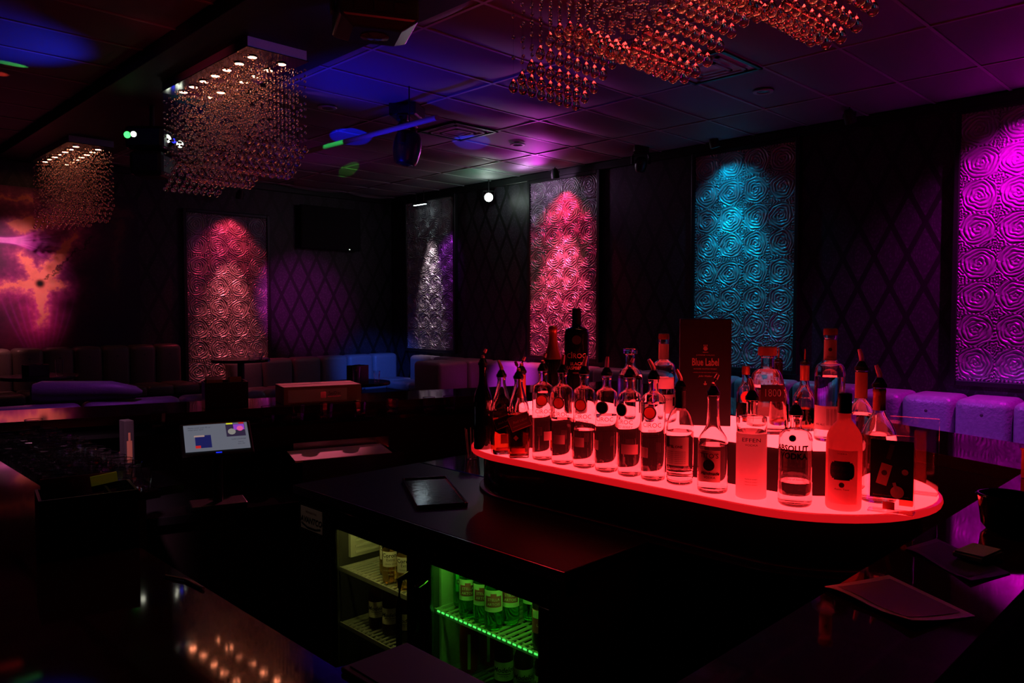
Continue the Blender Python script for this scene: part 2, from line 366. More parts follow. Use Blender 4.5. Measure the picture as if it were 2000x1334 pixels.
# ------------------------------------------------------------------ rose relief panels
def rose_mesh(variant, cw, ch):
    n = 84; r0 = np.random.default_rng(variant + 3)
    u, v = np.meshgrid(np.linspace(-.5, .5, n + 1), np.linspace(-.5, .5, n + 1))
    cx, cyy = r0.uniform(-.04, .04, 2)
    x, y = u - cx, v - cyy
    r = np.sqrt(x * x + y * y); th = np.arctan2(y, x)
    wob = sum(a * np.sin(k * th + p + 7 * r * s) for k, a, p, s in zip((3, 5, 8, 2), (.18, .13, .07, .16), r0.uniform(0, 6.3, 4), (1, -1.2, 1.5, .5)))
    ring = r * 9.6 + th / (2 * PI) * (1 if variant % 2 else -1) + wob * np.clip(r * 5, .3, 1)
    fr = ring - np.floor(ring)
    pet = np.where(fr < .6, np.sin(fr / .6 * PI / 2), np.cos((fr - .6) / .4 * PI / 2)) ** 0.6
    brk = .85 + .15 * np.cos(4 * th + np.floor(ring) * 2.3)
    rose = .004 * np.exp(-(r / .40) ** 4) + .028 * pet * brk * np.clip(.5 + 1.0 * r, .35, 1)
    ang = np.arctan2(np.abs(v) - .5, np.abs(u) - .5)
    dc = np.sqrt((np.abs(u) - .66) ** 2 + (np.abs(v) - .66) ** 2)
    q = dc * 10 + .3 * np.sin(6 * ang + variant); fq = q - np.floor(q)
    leaf = .026 * np.sin(fq * PI) ** .8
    k = np.clip((r - .485 - .02 * np.sin(6 * th + variant)) / .02, 0, 1)
    h = rose * (1 - k) + leaf * k
    V = np.stack([u * cw, -h, v * ch], -1).reshape(-1, 3)
    F = []
    for j in range(n):
        for i in range(n):
            a = j * (n + 1) + i; F.append((a, a + 1, a + n + 2, a + n + 1))
    me = bpy.data.meshes.new('rose_relief'); me.from_pydata(V.tolist(), [], F); me.materials.append(M['rose'])
    me.polygons.foreach_set('use_smooth', [True] * len(F))
    return me
CW, CH = 1.22 / 4, 2.44 / 8
ROSES = [rose_mesh(i, CW, CH) for i in range(6)]
def rose_panel(label, loc, rz):
    t = thing('rose_relief_panel', label, 'wall panel', loc, rz, 'rose relief wall panels')
    MB().box((0, 0.012, 1.22), (1.22, 0.024, 2.44)).build('backing_board', 'frame', t)
    fm = .05
    for x in (-1, 1): MB().box((x * (.61 + fm / 2), -.005, 1.22), (fm, .07, 2.44 + 2 * fm)).build('frame_side', 'frame', t, bevel=.008)
    for z in (-fm / 2, 2.44 + fm / 2): MB().box((0, -.005, z), (1.22, .07, fm)).build('frame_rail', 'frame', t, bevel=.008)
    rr = random.Random(len(label))
    for j in range(8):
        for i in range(4):
            put('rose_relief', ROSES[rr.randrange(6)], t, (-.61 + CW * (i + .5), 0.001, CH * (j + .5)))
    return t
# local -Y is the face: rotate so that it looks into the room
RZ_R = -PI / 2
rose_panel('rose relief panel lit white and violet beside the room corner', (XW - .03, 9.985, .95), RZ_R)
rose_panel('rose relief panel washed in hot pink light on the lattice wall', (XW - .03, 7.065, .95), RZ_R)
rose_panel('rose relief panel washed in teal blue light', (XW - .03, 4.36, .95), RZ_R)
rose_panel('rose relief panel washed in bright magenta light', (XW - .03, 1.565, .95), RZ_R)
rose_panel('rose relief panel in salmon pink light between mural and dark television', (5.015, YW - .03, .55), 0)

# ------------------------------------------------------------------ fractal mural
def mural():
    x0, x1, z0, z1 = 1.0, 3.77, .9, 3.12
    nx, nz = 540, 430
    X, Z = np.meshgrid(np.linspace(x0, x1, nx), np.linspace(z0, z1, nz))
    def vnoise(x, y, s, seed):
        g = np.random.default_rng(seed).random((64, 64)); x = x * s; y = y * s
        xi, yi = np.floor(x).astype(int), np.floor(y).astype(int); fx, fy = x - xi, y - yi
        fx, fy = fx * fx * (3 - 2 * fx), fy * fy * (3 - 2 * fy)
        G = lambda a, b: g[a % 64, b % 64]
        return (G(xi, yi) * (1 - fx) + G(xi + 1, yi) * fx) * (1 - fy) + (G(xi, yi + 1) * (1 - fx) + G(xi + 1, yi + 1) * fx) * fy
    def fbm(s, seed): return sum(vnoise(X, Z, s * 2 ** k, seed + k) / 2 ** (k + 1) for k in range(5))
    jx = X + .10 * (fbm(9, 1) - .5) + .11 * (fbm(26, 21) - .5); jz = Z + .10 * (fbm(9, 11) - .5) + .11 * (fbm(26, 31) - .5)
    cx, cz = 2.575, 1.93
    def seg(ax, az, bx, bz, w0, w1):
        dx, dz = bx - ax, bz - az; t = np.clip(((jx - ax) * dx + (jz - az) * dz) / (dx * dx + dz * dz), 0, 1)
        d = np.hypot(jx - ax - t * dx, jz - az - t * dz); return d - (w0 + (w1 - w0) * t)
    D = np.minimum.reduce([seg(cx, cz, cx, 1.42, .06, .008), seg(cx, cz, cx - .55, 1.86, .07, .008), seg(cx, cz, cx - .22, 2.3, .06, .012),
                           seg(cx, cz, cx + .2, 2.25, .10, .03), seg(cx + .05, cz, cx + .28, 1.9, .06, .01), seg(cx + .2, 2.25, cx + .42, 2.6, .05, .012),
                           seg(cx - .55, 1.86, cx - 1.2, 1.8, .02, .05), seg(cx - .2, 2.65, cx + .2, 2.75, .07, .05), seg(cx - .7, 3.0, cx - .1, 2.95, .0, .02)])
    far = np.minimum(seg(cx + .95, 2.75, cx + .85, 1.9, .03, .004), seg(cx + .7, 2.9, cx + 1.05, 2.9, .03, .03))
    core = np.exp(-(np.hypot(X - cx, Z - cz) / .055) ** 4)
    chain = np.exp(-(np.abs(seg(cx + .05, cz + .05, cx + .62, 2.55, 0, 0)) / .012) ** 2)
    wisp = 0
    for k in range(15):
        q = (k - 7) / 7.0; y = 2.45 + .018 * q + q * .75 * np.clip(X - 2.2, 0, 2) ** 1.7
        wisp = wisp + np.exp(-(np.abs(Z - y) / (.008 + .006 * (k % 3))) ** 1.3) * np.clip((3.05 - X) / .8, 0, 1) * np.clip((X - 1.5) / .6, 0, 1) * (.5 + .5 * (k % 2))
    for k in range(10):
        xx = 2.1 + .1 * k + (.35 - .07 * k) * np.clip(2.0 - Z, 0, 2) ** 1.4
        wisp = wisp + .35 * np.exp(-(np.abs(X - xx) / .012) ** 1.3) * np.clip((1.9 - Z) / .4, 0, 1) * np.clip((Z - .9) / .3, 0, 1)
    dk = np.exp(-np.clip(D, 0, 9) / .028); gl = np.exp(-np.clip(D, 0, 9) / .24)
    low = np.clip((2.0 - Z) / .9, 0, 1) * np.exp(-((X - 2.55) / .45) ** 2)
    def C(r, g, b, k): return np.stack([np.ones_like(X) * r, np.ones_like(X) * g, np.ones_like(X) * b], -1) * k[..., None]
    one = np.ones_like(X)
    col = C(.012, .004, .02, one) + C(.42, .01, .22, gl * gl * 1.1) + C(.9, .02, .14, gl * low * .8) + C(.35, .01, .35, np.clip(wisp, 0, 1.4) * .8)
    col = col + C(.9, .5, .7, np.clip(wisp - .8, 0, 1) * .4)
    col = col * (1 - dk[..., None] * .8) + C(.95, .26, .13, dk) + C(.06, .02, .012, np.exp(-np.clip(far, 0, 9) / .05))
    col *= (.75 + .5 * fbm(14, 50))[..., None]
    col = col * (1 - np.clip(core + .8 * chain, 0, 1))[..., None]
    t = thing('fractal_mural', 'wall mural of a glowing orange and magenta fractal burst on black', 'mural', (0, YW - .005, 0))
    V = np.stack([X, np.full_like(X, -.03), Z], -1).reshape(-1, 3)
    F = [(j * nx + i, j * nx + i + 1, (j + 1) * nx + i + 1, (j + 1) * nx + i) for j in range(nz - 1) for i in range(nx - 1)]
    me = bpy.data.meshes.new('printed_canvas'); me.from_pydata(V.tolist(), [], F)
    ca = me.color_attributes.new('print', 'FLOAT_COLOR', 'POINT')
    ca.data.foreach_set('color', np.concatenate([np.clip(col, 0, 1).reshape(-1, 3), np.ones((nx * nz, 1))], 1).ravel().astype(np.float32))
    m = mat('mural_print', (1, 1, 1), 0.45); at = m.node_tree.nodes.new('ShaderNodeAttribute'); at.attribute_name = 'print'
    m.node_tree.links.new(at.outputs['Color'], m.node_tree.nodes['Principled BSDF'].inputs['Base Color'])
    me.materials.append(m); put('printed_canvas', me, t)
    MB().box(((x0 + x1) / 2, -.012, (z0 + z1) / 2), (x1 - x0, .024, z1 - z0)).build('backing_board', 'frame', t)
mural()

# ------------------------------------------------------------------ bar counter ring
INN = [(0.60, 0.98), (0.60, 4.30), (4.01, 3.26), (2.974, 0.60), (0.72, 0.60), (0.72, 0.945)]
OUT = [(-.05, 0.98), (-.05, 5.07), (4.64, 3.50), (3.41, 0.34), (-.05, 0.34), (-.05, 0.945)]
def ring(inn, out, z0, z1):
    n = len(inn); v = [(x, y, z) for z in (z0, z1) for L in (inn, out) for x, y in L]; f = []
    I0, O0, I1, O1 = 0, n, 2 * n, 3 * n
    for i in range(n):
        j = (i + 1) % n
        f += [(I1 + i, I1 + j, O1 + j, O1 + i), (I0 + j, I0 + i, O0 + i, O0 + j), (I0 + i, I0 + j, I1 + j, I1 + i), (O0 + j, O0 + i, O1 + i, O1 + j)]
    return MB().add(v, f)
bar = thing('bar_counter', 'dark mahogany bar counter running all around the lit bottle display', 'bar', (0, 0, 0))
ring(INN, OUT, 1.025, 1.07).build('counter_top', 'bar_wood', bar, bevel=.0015, seg=1)
def inset(a, b, k): return [(x + (X - x) * k, y + (Y - y) * k) for (x, y), (X, Y) in zip(a, b)]
ring(inset(INN, OUT, .12), inset(OUT, INN, .2), 0, 1.026).build('counter_body', 'bar_body', bar)
fdir = Vector((4.01 - .60, 3.26 - 4.30, 0)).normalized(); fnor = Vector((fdir.y, -fdir.x, 0))   # along the far side, and into the well
def along_far(s, off, z): return Vector((.60, 4.30, 0)) + fdir * s + fnor * off + Vector((0, 0, z))
ang_f = math.atan2(fdir.y, fdir.x)
c0 = along_far(1.75, .03, .992)
MB().box(c0, (3.3, .2, .02), ang_f).build('drip_ledge', 'gloss_black', bar)

# upturned tumblers along the ledge
def tumbler_mb(r=.038, h=.085):
    return MB().lathe([(.001, 0), (r * .78, 0), (r * .84, .004), (r * .93, h * .5), (r, h - .002), (r * .985, h), (r * .95, h - .002), (r * .87, h * .5), (r * .74, .016), (.001, .013)], 10, cap=False)
tm = tumbler_mb().mesh('drinking_glass', 'glass_tumbler', smooth=False)
for s in (.355, .89, 1.42, 1.575, 1.73, 1.92, 2.11, 2.335, 2.465):
    o = put('drinking_glass', tm, None, along_far(s, .075, 1.0022))
    tag(o, 'cut glass tumbler standing on the ledge inside the far bar', 'glass', 'tumblers on the far bar ledge')
# drainboard with massed glasses on the left
db = thing('drainboard', 'black drainboard shelf under the left bar top holding massed glasses', 'shelf', (0, 0, 0))
MB().box((.82, 3.42, .955), (.36, 1.3, .03)).build('board', 'gloss_black', db, bevel=.004)
for y in (2.85, 3.98): MB().box((.82, y, .47), (.3, .04, .94)).build('leg_panel', 'black', db)
k = 0
for j in range(19):
    for i in range(4):
        x = .69 + i * .086 + random.uniform(-.004, .004); y = 2.82 + j * .085 + random.uniform(-.004, .004)
        if y > 4.02: continue
        o = put('drinking_glass', tm, None, (x, y, .9695), (0, 0, random.uniform(0, 6)))
        tag(o, 'cut glass tumbler massed with others on the black drainboard', 'glass', 'tumblers on the drainboard')

# ------------------------------------------------------------------ central island, cooler, display
def stadium(cx, ya, yb, r, n=24):
    return [(cx + r * math.cos(PI + PI * i / n), ya + r * math.sin(PI + PI * i / n)) for i in range(n + 1)] + \
           [(cx + r * math.cos(PI * i / n), yb + r * math.sin(PI * i / n)) for i in range(n + 1)]
DX, DA, DB = 2.34, 1.065, 2.06
isl = thing('back_bar_island', 'black back bar island standing under the lit bottle display', 'counter', (0, 0, 0))
MB().prism([(2.23, 1.40), (2.95, 1.40), (2.95, 2.85), (2.23, 2.85)], 0, .85).build('cabinet', 'bar_body', isl)
MB().prism(stadium(DX + .05, 1.10, 1.3, .42)[:25] + [(DX + .47, 1.38), (DX - .37, 1.38)], 0, .85).build('rounded_end', 'bar_body', isl, smooth=True)
MB().prism([(2.22, 1.38), (2.97, 1.38), (2.97, 2.87), (2.22, 2.87)], .85, .88).build('worktop', 'gloss_black', isl, bevel=.004)
MB().prism(stadium(DX + .05, 1.10, 1.3, .44)[:25] + [(DX + .49, 1.379), (DX - .39, 1.379)], .85, .88).build('worktop_end', 'gloss_black', isl, smooth=True)
dsp = thing('lit_bottle_display', 'two tier bottle display of red glowing acrylic with rounded ends', 'display stand', (0, 0, 0))
MB().prism(stadium(DX, DA, DB, .335), .882, 1.03).build('plinth', 'gloss_black', dsp, smooth=True)
MB().prism(stadium(DX, DA, DB, .352), .8805, .892).build('plinth_flange', 'steel', dsp, smooth=True, bevel=.003)
MB().prism(stadium(DX, DA, DB, .374), 1.04, 1.057).build('lower_tier', 'acrylic_lit', dsp, smooth=True)
MB().prism(stadium(DX, DA, DB, .386), 1.031, 1.0545).build('lower_tier_edge', 'acrylic_edge', dsp, smooth=True, bevel=.008)
MB().prism(stadium(DX, DA, DB, .185), 1.0575, 1.19).build('riser', 'matte_black', dsp, smooth=True)
MB().prism(stadium(DX, DA, DB, .195), 1.19, 1.213).build('upper_tier', 'acrylic_upper', dsp, smooth=True, bevel=.003)
Z1, Z2 = 1.0572, 1.2132

ck = thing('bottle_cooler', 'black back bar cooler with two glass doors glowing green inside', 'refrigerator', (0, 0, 0))
CX0, CX1, CYA, CYB, CT = 1.585, 2.215, 1.395, 2.87, .845
def cbox(name, a, b, m, par=ck, **k): return MB().box([(p + q) / 2 for p, q in zip(a, b)], [abs(q - p) for p, q in zip(a, b)]).build(name, m, par, **k)
cbox('top', (1.565, CYA - .012, CT), (CX1, CYB, .88), 'cooler_top', bevel=.004)
cbox('top_edge', (1.561, CYA - .014, .846), (1.567, CYB, .879), 'steel')
cbox('back_panel', (CX1 - .03, CYA, .08), (CX1, CYB, CT), 'cooler_in')
cbox('side_panel', (CX0, CYA, .08), (CX1 - .03, CYA + .035, CT), 'black')
cbox('divider', (CX0 + .06, 2.01, .08), (CX1 - .03, 2.05, CT), 'cooler_in')
cbox('compressor_housing', (CX0, 2.60, .08), (CX1 - .03, CYB, CT), 'black', bevel=.004)
cbox('floor_panel', (CX0, CYA + .035, .08), (CX1 - .03, 2.60, .13), 'cooler_in')
cbox('ceiling_panel', (CX0 + .05, CYA + .035, .80), (CX1 - .03, 2.60, CT), 'cooler_in')
cbox('kick_plate', (CX0 + .04, CYA, 0), (CX1 - .03, CYB, .08), 'matte_black')
vent = cbox('vent_grille', (CX0 + .07, 2.585, .62), (CX1 - .12, 2.6, .78), 'cooler_in')
for k in range(6): cbox('louvre', (CX0 + .09, 2.578, .635 + k * .024), (CX1 - .14, 2.588, .643 + k * .024), 'shelf_wire', vent)
pl = cbox('badge', (CX0 - .003, 2.68, .705), (CX0 + .001, 2.845, .795), 'paper_pale')
text('AVANTCO', .034, 'ink', parent=pl, loc=(CX0 - .005, 2.762, .745), rot=(0, R(0), -PI / 2), shear=.25, bold=.0006)
text('REFRIGERATION', .011, 'maroon', parent=pl, loc=(CX0 - .005, 2.762, .778), rot=(0, 0, -PI / 2))
MB().tube([(CX0 - .005, 2.835, .728), (CX0 - .005, 2.79, .716), (CX0 - .005, 2.73, .716), (CX0 - .005, 2.69, .724)], .0025, 6).build('swash', 'ink', pl)
def cdoor(ya, yb):
    d = thing('t', None, None); bpy.data.objects.remove(d)
    z0, z1 = .10, .835
    fw = .045; x = CX0 - .022
    def fr(name, a, b, m, par): return MB().box([(p + q) / 2 for p, q in zip(a, b)], [abs(q - p) for p, q in zip(a, b)]).build(name, m, par, bevel=.003)
    top = fr('door', (x, ya, z1 - .075), (CX0 - .001, yb, z1), 'gloss_black', ck)
    fr('door_rail', (x, ya, z0), (CX0 - .001, yb, z0 + .06), 'gloss_black', top)
    fr('door_stile', (x, ya, z0 + .06), (CX0 - .001, ya + fw, z1 - .075), 'gloss_black', top)
    fr('door_stile', (x, yb - fw, z0 + .06), (CX0 - .001, yb, z1 - .075), 'gloss_black', top)
    fr('door_trim', (x - .002, yb - fw * .45, z0 + .06), (x + .002, yb - .004, z1 - .075), 'steel', top)
    fr('glass_pane', (x + .008, ya + fw, z0 + .06), (x + .013, yb - fw, z1 - .075), 'pane', top)
    return top
d1 = cdoor(2.055, 2.60); d2 = cdoor(1.435, 2.02)
MB().tube([(1.563, 2.085, .70), (1.525, 2.085, .69), (1.52, 2.085, .60), (1.52, 2.085, .42), (1.525, 2.085, .33), (1.563, 2.085, .32)], .011, 10).build('handle', 'gloss_black', d1, smooth=True)
MB().tube([(1.563, 1.99, .70), (1.525, 1.99, .69), (1.52, 1.99, .60), (1.52, 1.99, .42), (1.525, 1.99, .33), (1.563, 1.99, .32)], .011, 10).build('handle', 'gloss_black', d2, smooth=True)
for dd, y in ((d1, 2.32), (d2, 1.94)): MB().lathe([(.008, 0), (.008, .004), (.005, .006)], 14).build('lock', 'chrome', dd, loc=(1.563, y, .80), rot=(0, -PI / 2, 0))
def shelf(ya, yb, z, slant=.0):
    s = MB().box((1.89, ya + .003, z), (.54, .006, .012)).box((1.89, yb - .003, z), (.54, .006, .012)).box((1.612, (ya + yb) / 2, z), (.006, yb - ya, .016))
    n = int((yb - ya) / .026)
    for i in range(1, n): s.box((1.89, ya + (yb - ya) * i / n, z), (.545, .0115, .005))
    for x in (1.645, 1.75, 1.95, 2.1): s.box((x, (ya + yb) / 2, z - .004), (.006, yb - ya, .005))
    return s.build('wire_shelf', 'shelf_wire', ck)
for z in (.585, .365): shelf(2.055, 2.595, z); shelf(1.437, 2.005, z)
cbox('light_strip', (CX0 + .012, 1.47, .789), (CX0 + .027, 1.99, .7995), 'green_led')
cbox('light_strip', (CX0 + .012, 2.08, .789), (CX0 + .022, 2.56, .7995), 'yellow_led')
cbox('header', (CX0, CYA, .7995), (CX0 + .05, 2.60, CT), 'black')
cbox('mullion', (CX0 - .02, 2.0205, .08), (CX0 + .06, 2.0545, CT), 'black')
cbox('end_stile', (CX0 - .02, CYA, .08), (CX0, 1.4345, CT), 'black')
for k in range(24): cbox('shelf_lip_light', (1.6065, 1.455 + k * .0225, .5865), (1.6085, 1.468 + k * .0225, .5915), 'green_lip')

# beers: brown, clear and green longnecks, cans
def longneck(name, label, glass, fill, lab, group, loc, rz, neck=None, h=.235, r=.031, parts=None, level=.7):
    t = thing(name, label, 'beer bottle', loc, rz, group)
    pr = chaikin([(r * .9, 0), (r, .006), (r, .115), (r, .135), (r * .55, .17), (.0145, .19), (.0125, h - .02), (.0135, h - .006), (.0135, h)], 2)
    inn = [(max(a - .0025, .002), z + (.004 if k == 0 else 0)) for k, (a, z) in enumerate(pr)]
    MB().lathe([(.001, 0)] + pr, 22, cap=False).lathe([(.001, .005)] + inn, 22, cap=False).build('glass_body', glass, t, smooth=True)
    if fill:
        lq = [(a + .0004, z) for a, z in inn if z <= h * level]; MB().lathe([(.001, .0052)] + lq + [(.001, lq[-1][1])], 22, cap=False).build('beer', fill, t, smooth=True)
    MB().lathe([(.0148, 0), (.0155, .002), (.0148, .009), (.011, .0105), (.001, .0105)], 20).build('crown_cap', 'gold_foil', t, loc=(0, 0, h - .008))
    if neck: MB().patch(.0180, -PI, PI, .172, .205, 20).build('neck_foil', neck, t, smooth=True)
    if parts: parts(t, r)
    return t
def lab_corona(t, r):
    p = MB().patch(r + .0006, -1.05, 1.05, .062, .118, 14).build('front_label', 'paper', t, smooth=True)
    text('Corona', .021, 'ink', r + .0018, parent=p, loc=(0, 0, .104), bold=.0004); text('Extra', .015, 'ink', r + .0018, parent=p, loc=(0, 0, .088)); text('CERVEZA  355 ML', .006, 'ink', r + .0018, parent=p, loc=(0, 0, .072))
    text('LA CERVEZA MAS FINA', .006, 'ink_white', r + .0014, parent=t, loc=(0, 0, .048)); text('355 ML', .007, 'ink_white', r + .0014, parent=t, loc=(0, 0, .034))
def lab_modelo(t, r):
    p = MB().patch(r + .0006, -1.2, 1.2, .045, .105, 14).build('front_label', 'paper_pale', t, smooth=True)
    text('Modelos', .022, 'ink', r + .0018, parent=p, loc=(0, 0, .08), shear=.2, bold=.0004); text('CERVEZA', .007, 'ink', r + .0018, parent=p, loc=(0, 0, .06))
    MB().patch(r + .0012, -.7, .7, .066, .068, 10).build('underline', 'ink', p)
def lab_stella(t, r):
    p = MB().patch(r + .0006, -1.1, 1.1, .058, .126, 14).build('front_label', 'paper', t, smooth=True)
    MB().patch(r + .0012, -.85, .85, .073, .108, 12).build('label_shield', 'maroon', p, smooth=True)
    text('STELLA', .0125, 'ink_white', r + .0024, parent=p, loc=(0, 0, .097)); text('ARTOIS', .0125, 'ink_white', r + .0024, parent=p, loc=(0, 0, .082))
    MB().patch(r + .0012, -.3, .3, .108, .116, 6).build('label_horn', 'maroon', p)
def lab_heine(t, r):
    p = MB().patch(r + .0006, -1.0, 1.0, .055, .12, 14).build('front_label', 'green_print', t, smooth=True)
    MB().patch(r + .0012, -.9, .9, .08, .096, 12).build('label_band', 'ink', p)
    text('Heineken', .0125, 'ink_white', r + .0024, parent=p, loc=(0, 0, .088)); text('LAGER BEER', .007, 'ink_white', r + .0024, parent=p, loc=(0, 0, .109)); text('EST. 1873', .006, 'ink_white', r + .0024, parent=p, loc=(0, 0, .066))
def lab_redbrown(t, r):
    p = MB().patch(r + .0006, -1.2, 1.2, .05, .12, 14).build('front_label', 'maroon', t, smooth=True)
    MB().patch(r + .0012, -1.0, 1.0, .095, .118, 12).build('label_band', 'paper', p); text('LAGER', .012, 'ink_white', r + .0024, parent=p, loc=(0, 0, .075))
M['green_print'] = mat('green_print', (0.02, 0.25, 0.05), 0.5)
fc = lambda x, y: face_cam(x, y)
S1, S2, S3 = .592, .372, .1325
g = 'clear lager bottles on the upper cooler shelf'
for i, (x, y) in enumerate(((1.70, 2.40), (1.66, 2.325), (1.66, 2.235), (1.715, 2.20))):
    longneck('beer_bottle', ('clear beer bottle with white label on the upper shelf of the amber lit cooler bay'), 'glass', 'gold_beer', None, g, (x, y, S1), fc(x, y), parts=lab_corona, h=.2)
g = 'brown beer bottles on the lower cooler shelf'
for x, y in ((1.69, 2.46), (1.69, 2.37), (1.70, 2.285), (1.72, 2.2)):
    longneck('beer_bottle', 'brown beer bottle with gold neck foil and cream label on the lower cooler shelf', 'brown_glass', None, None, g, (x, y, S2), fc(x, y), neck='gold_foil', parts=lab_modelo, h=.198)
g = 'green beer bottles in the green lit cooler bay'
for x, y in ((1.655, 1.885), (1.66, 1.82), (1.65, 1.755), (1.715, 1.745), (1.782, 1.714), (1.85, 1.73), (1.93, 1.69)):
    longneck('beer_bottle', 'green beer bottle with white label and maroon shield in the green lit cooler bay', 'green_glass', None, None, g, (x, y, S1), fc(x, y), parts=lab_stella, h=.205, r=.03)
longneck('beer_bottle', 'green beer bottle with round green label beside the cooler divider', 'green_glass', None, None, None, (1.70, 1.965, S1), fc(1.70, 1.965) + .25, parts=lab_heine, h=.205)
for x, y in ((1.655, 1.548), (1.66, 1.482)):
    longneck('beer_bottle', 'brown beer bottle with maroon label at the end of the green lit shelf', 'brown_glass', None, None, 'maroon label bottles in the green bay', (x, y, S1), fc(x, y), parts=lab_redbrown, h=.205)
def can(label, loc, m, group=None):
    t = thing('drink_can', label, 'can', loc, fc(loc[0], loc[1]), group); r = .033
    MB().lathe(chaikin([(.024, 0), (r, .012), (r, .15), (.027, .166), (.0265, .168)], 1), 24).build('can_body', m, t, smooth=True)
    MB().lathe([(.0275, .1655), (.0275, .1695), (.0255, .1695), (.0245, .1665), (.001, .1665)], 24, cap=False).build('can_rim', 'alu', t)
    MB().lathe([(.011, 0), (.011, .002), (.005, .002)], 14).build('pull_tab', 'yellow', t, loc=(0, -.004, .1667))
    MB().patch(r + .0003, -.15, .15, .02, .14, 5).build('ribbon_mark', 'paper', t)
can('dark red drink can with pale ribbon stripe on the lower shelf', (1.70, 1.93, S2), 'can_red')
can('dark red drink can standing behind the ribbon striped can', (1.785, 1.925, S2), 'can_red')
for x, y in ((1.69, 1.75), (1.70, 1.67), (1.71, 1.59), (1.80, 1.77)):
    longneck('beer_bottle', 'brown beer bottle with cream label in the shadow under the green shelf', 'brown_glass', None, None, 'brown bottles under the green shelf', (x, y, S2), fc(x, y), parts=lab_modelo, h=.205)
for x, y in ((1.66, 2.2), (1.66, 2.3)):
    longneck('beer_bottle', 'clear beer bottle on the cooler floor under the amber lit bay', 'glass', 'gold_beer', None, 'clear bottles on the cooler floor', (x, y, S3), fc(x, y), h=.205)

# ------------------------------------------------------------------ spirit bottles
def pourer(t, z, r=.0165, spout='spout', lean=.5, rz=0.0):
    p = MB().lathe([(r * .95, 0), (r * 1.18, .001), (r * 1.18, .011), (r * 1.0, .014), (r * .7, .024), (r * .45, .029), (.001, .03)], 18).build('pourer_collar', 'cap_black', t, smooth=True, loc=(0, 0, z), rot=(0, 0, rz))
    MB().tube([(0, 0, .024), (0, 0, .036), (lean * .012, 0, .05), (lean * .026, 0, .064)], [.0078, .0076, .0068, .005], 9).build('pourer_spout', spout, p, smooth=True)
def stopper(t, z, r, h, m, mtop=None):
    p = MB().lathe(chaikin([(r, 0), (r, h - .002), (r - .003, h), (.001, h)], 1), 22).build('stopper', m, t, smooth=True, loc=(0, 0, z))
def bottle(name, label, x, y, z, prof, level=None, glass='glass', fill='liquid', wall=.003, base=.008, sq=None, group=None, cat='liquor bottle', turn=0.0, it=2, smoothed=True, n=30):
    t = thing(name, label, cat, (x, y, z), face_cam(x, y) + turn, group)
    pr = chaikin(prof, it) if smoothed else prof
    if glass in ('dark_glass', 'frost_pink_solid'):
        MB().lathe([(.001, 0)] + pr + [(.001, pr[-1][1])], n, sq, cap=False).build('glass_body', glass, t, smooth=True); return t
    inn = []
    for a, zz in pr:
        if zz < base: continue
        inn.append((max(a - wall, .004), zz))
    inn = [(inn[0][0] * .9, base)] + inn
    MB().lathe(([] if glass == 'frost_pink' else [(.001, 0)]) + pr + ([] if glass == 'frost_pink' else list(reversed(inn)) + [(.001, base)]), n, sq, cap=False).build('glass_body', glass, t, smooth=True)
    if level and fill:
        lq = [(a + .0005, zz) for a, zz in inn if zz < level]
        if lq:
            last = lq[-1][0]
            for (a, za), (b, zb) in zip(inn[:-1], inn[1:]):
                if za <= level <= zb and zb > za: last = a + (b - a) * (level - za) / (zb - za) + .0005
            lq.append((last, level))
            MB().lathe([(.001, base - .0005)] + lq + [(.001, level)], n, sq, cap=False).build('spirit', fill, t, smooth=True)
    return t
sq_body = lambda top: (lambda z: max(0.0, min(1.0, (top - z) / .04)))

# far-left dark bottle, then two square whiskies
t = bottle('liquor_bottle', 'dark round bottle with pourer at the curved end of the display', 2.02, 2.21, Z1,
           [(.034, 0), (.037, .008), (.037, .19), (.034, .215), (.0155, .255), (.015, .31), (.017, .32), (.016, .33)], glass='dark_glass')
pourer(t, .326)
WH = [(.036, 0), (.038, .006), (.038, .165), (.037, .19), (.027, .225), (.0165, .26), (.0145, .278), (.0165, .284), (.0165, .292), (.014, .294)]
t = bottle('liquor_bottle', 'square whisky bottle with black slanted label and pourer', 2.005, 2.09, Z1, WH, .13, fill='amber', sq=sq_body(.21), turn=.25)
lb = MB().box((0, -.0392, .125), (.07, .001, .036), ry=R(-20)).build('front_label', 'paper_dark', t); MB().box((0, -.0388, .125), (.074, .0006, .042), ry=R(-20)).build('label_border', 'ink_gold', t)
text('Black Label', .011, 'ink_gold', parent=lb, loc=(0, -.0402, .125), rot=(0, R(-20), 0)); MB().box((0, -.0392, .06), (.026, .001, .036)).build('seal_label', 'paper_red', t)
MB().box((-.005, -.0392, .022), (.05, .001, .012)).build('foot_label', 'paper_red', t)
pourer(t, .288, lean=-.5)
t = bottle('liquor_bottle', 'square whisky bottle with red slanted label beside the black labelled one', 2.0, 1.994, Z1, WH, .16, fill='amber', sq=sq_body(.21), turn=.12)
MB().box((0, -.0388, .135), (.078, .0008, .055), ry=R(-20)).build('label_border', 'ink_gold', t)
lb = MB().box((0, -.0394, .135), (.074, .001, .048), ry=R(-20)).build('front_label', 'maroon', t)
text('Red Label', .0135, 'ink_gold', parent=lb, loc=(0, -.0404, .139), rot=(0, R(-20), 0), shear=.2); text('BLENDED SCOTCH WHISKY', .0045, 'ink_gold', parent=lb, loc=(.002, -.0404, .123), rot=(0, R(-20), 0))
MB().box((-.006, -.0392, .028), (.05, .001, .018)).build('foot_label', 'paper_red', t); MB().box((-.014, -.0392, .075), (.014, .001, .014), ry=PI / 4).build('diamond_mark', 'copper', t)
pourer(t, .288, lean=.5, rz=2.6)
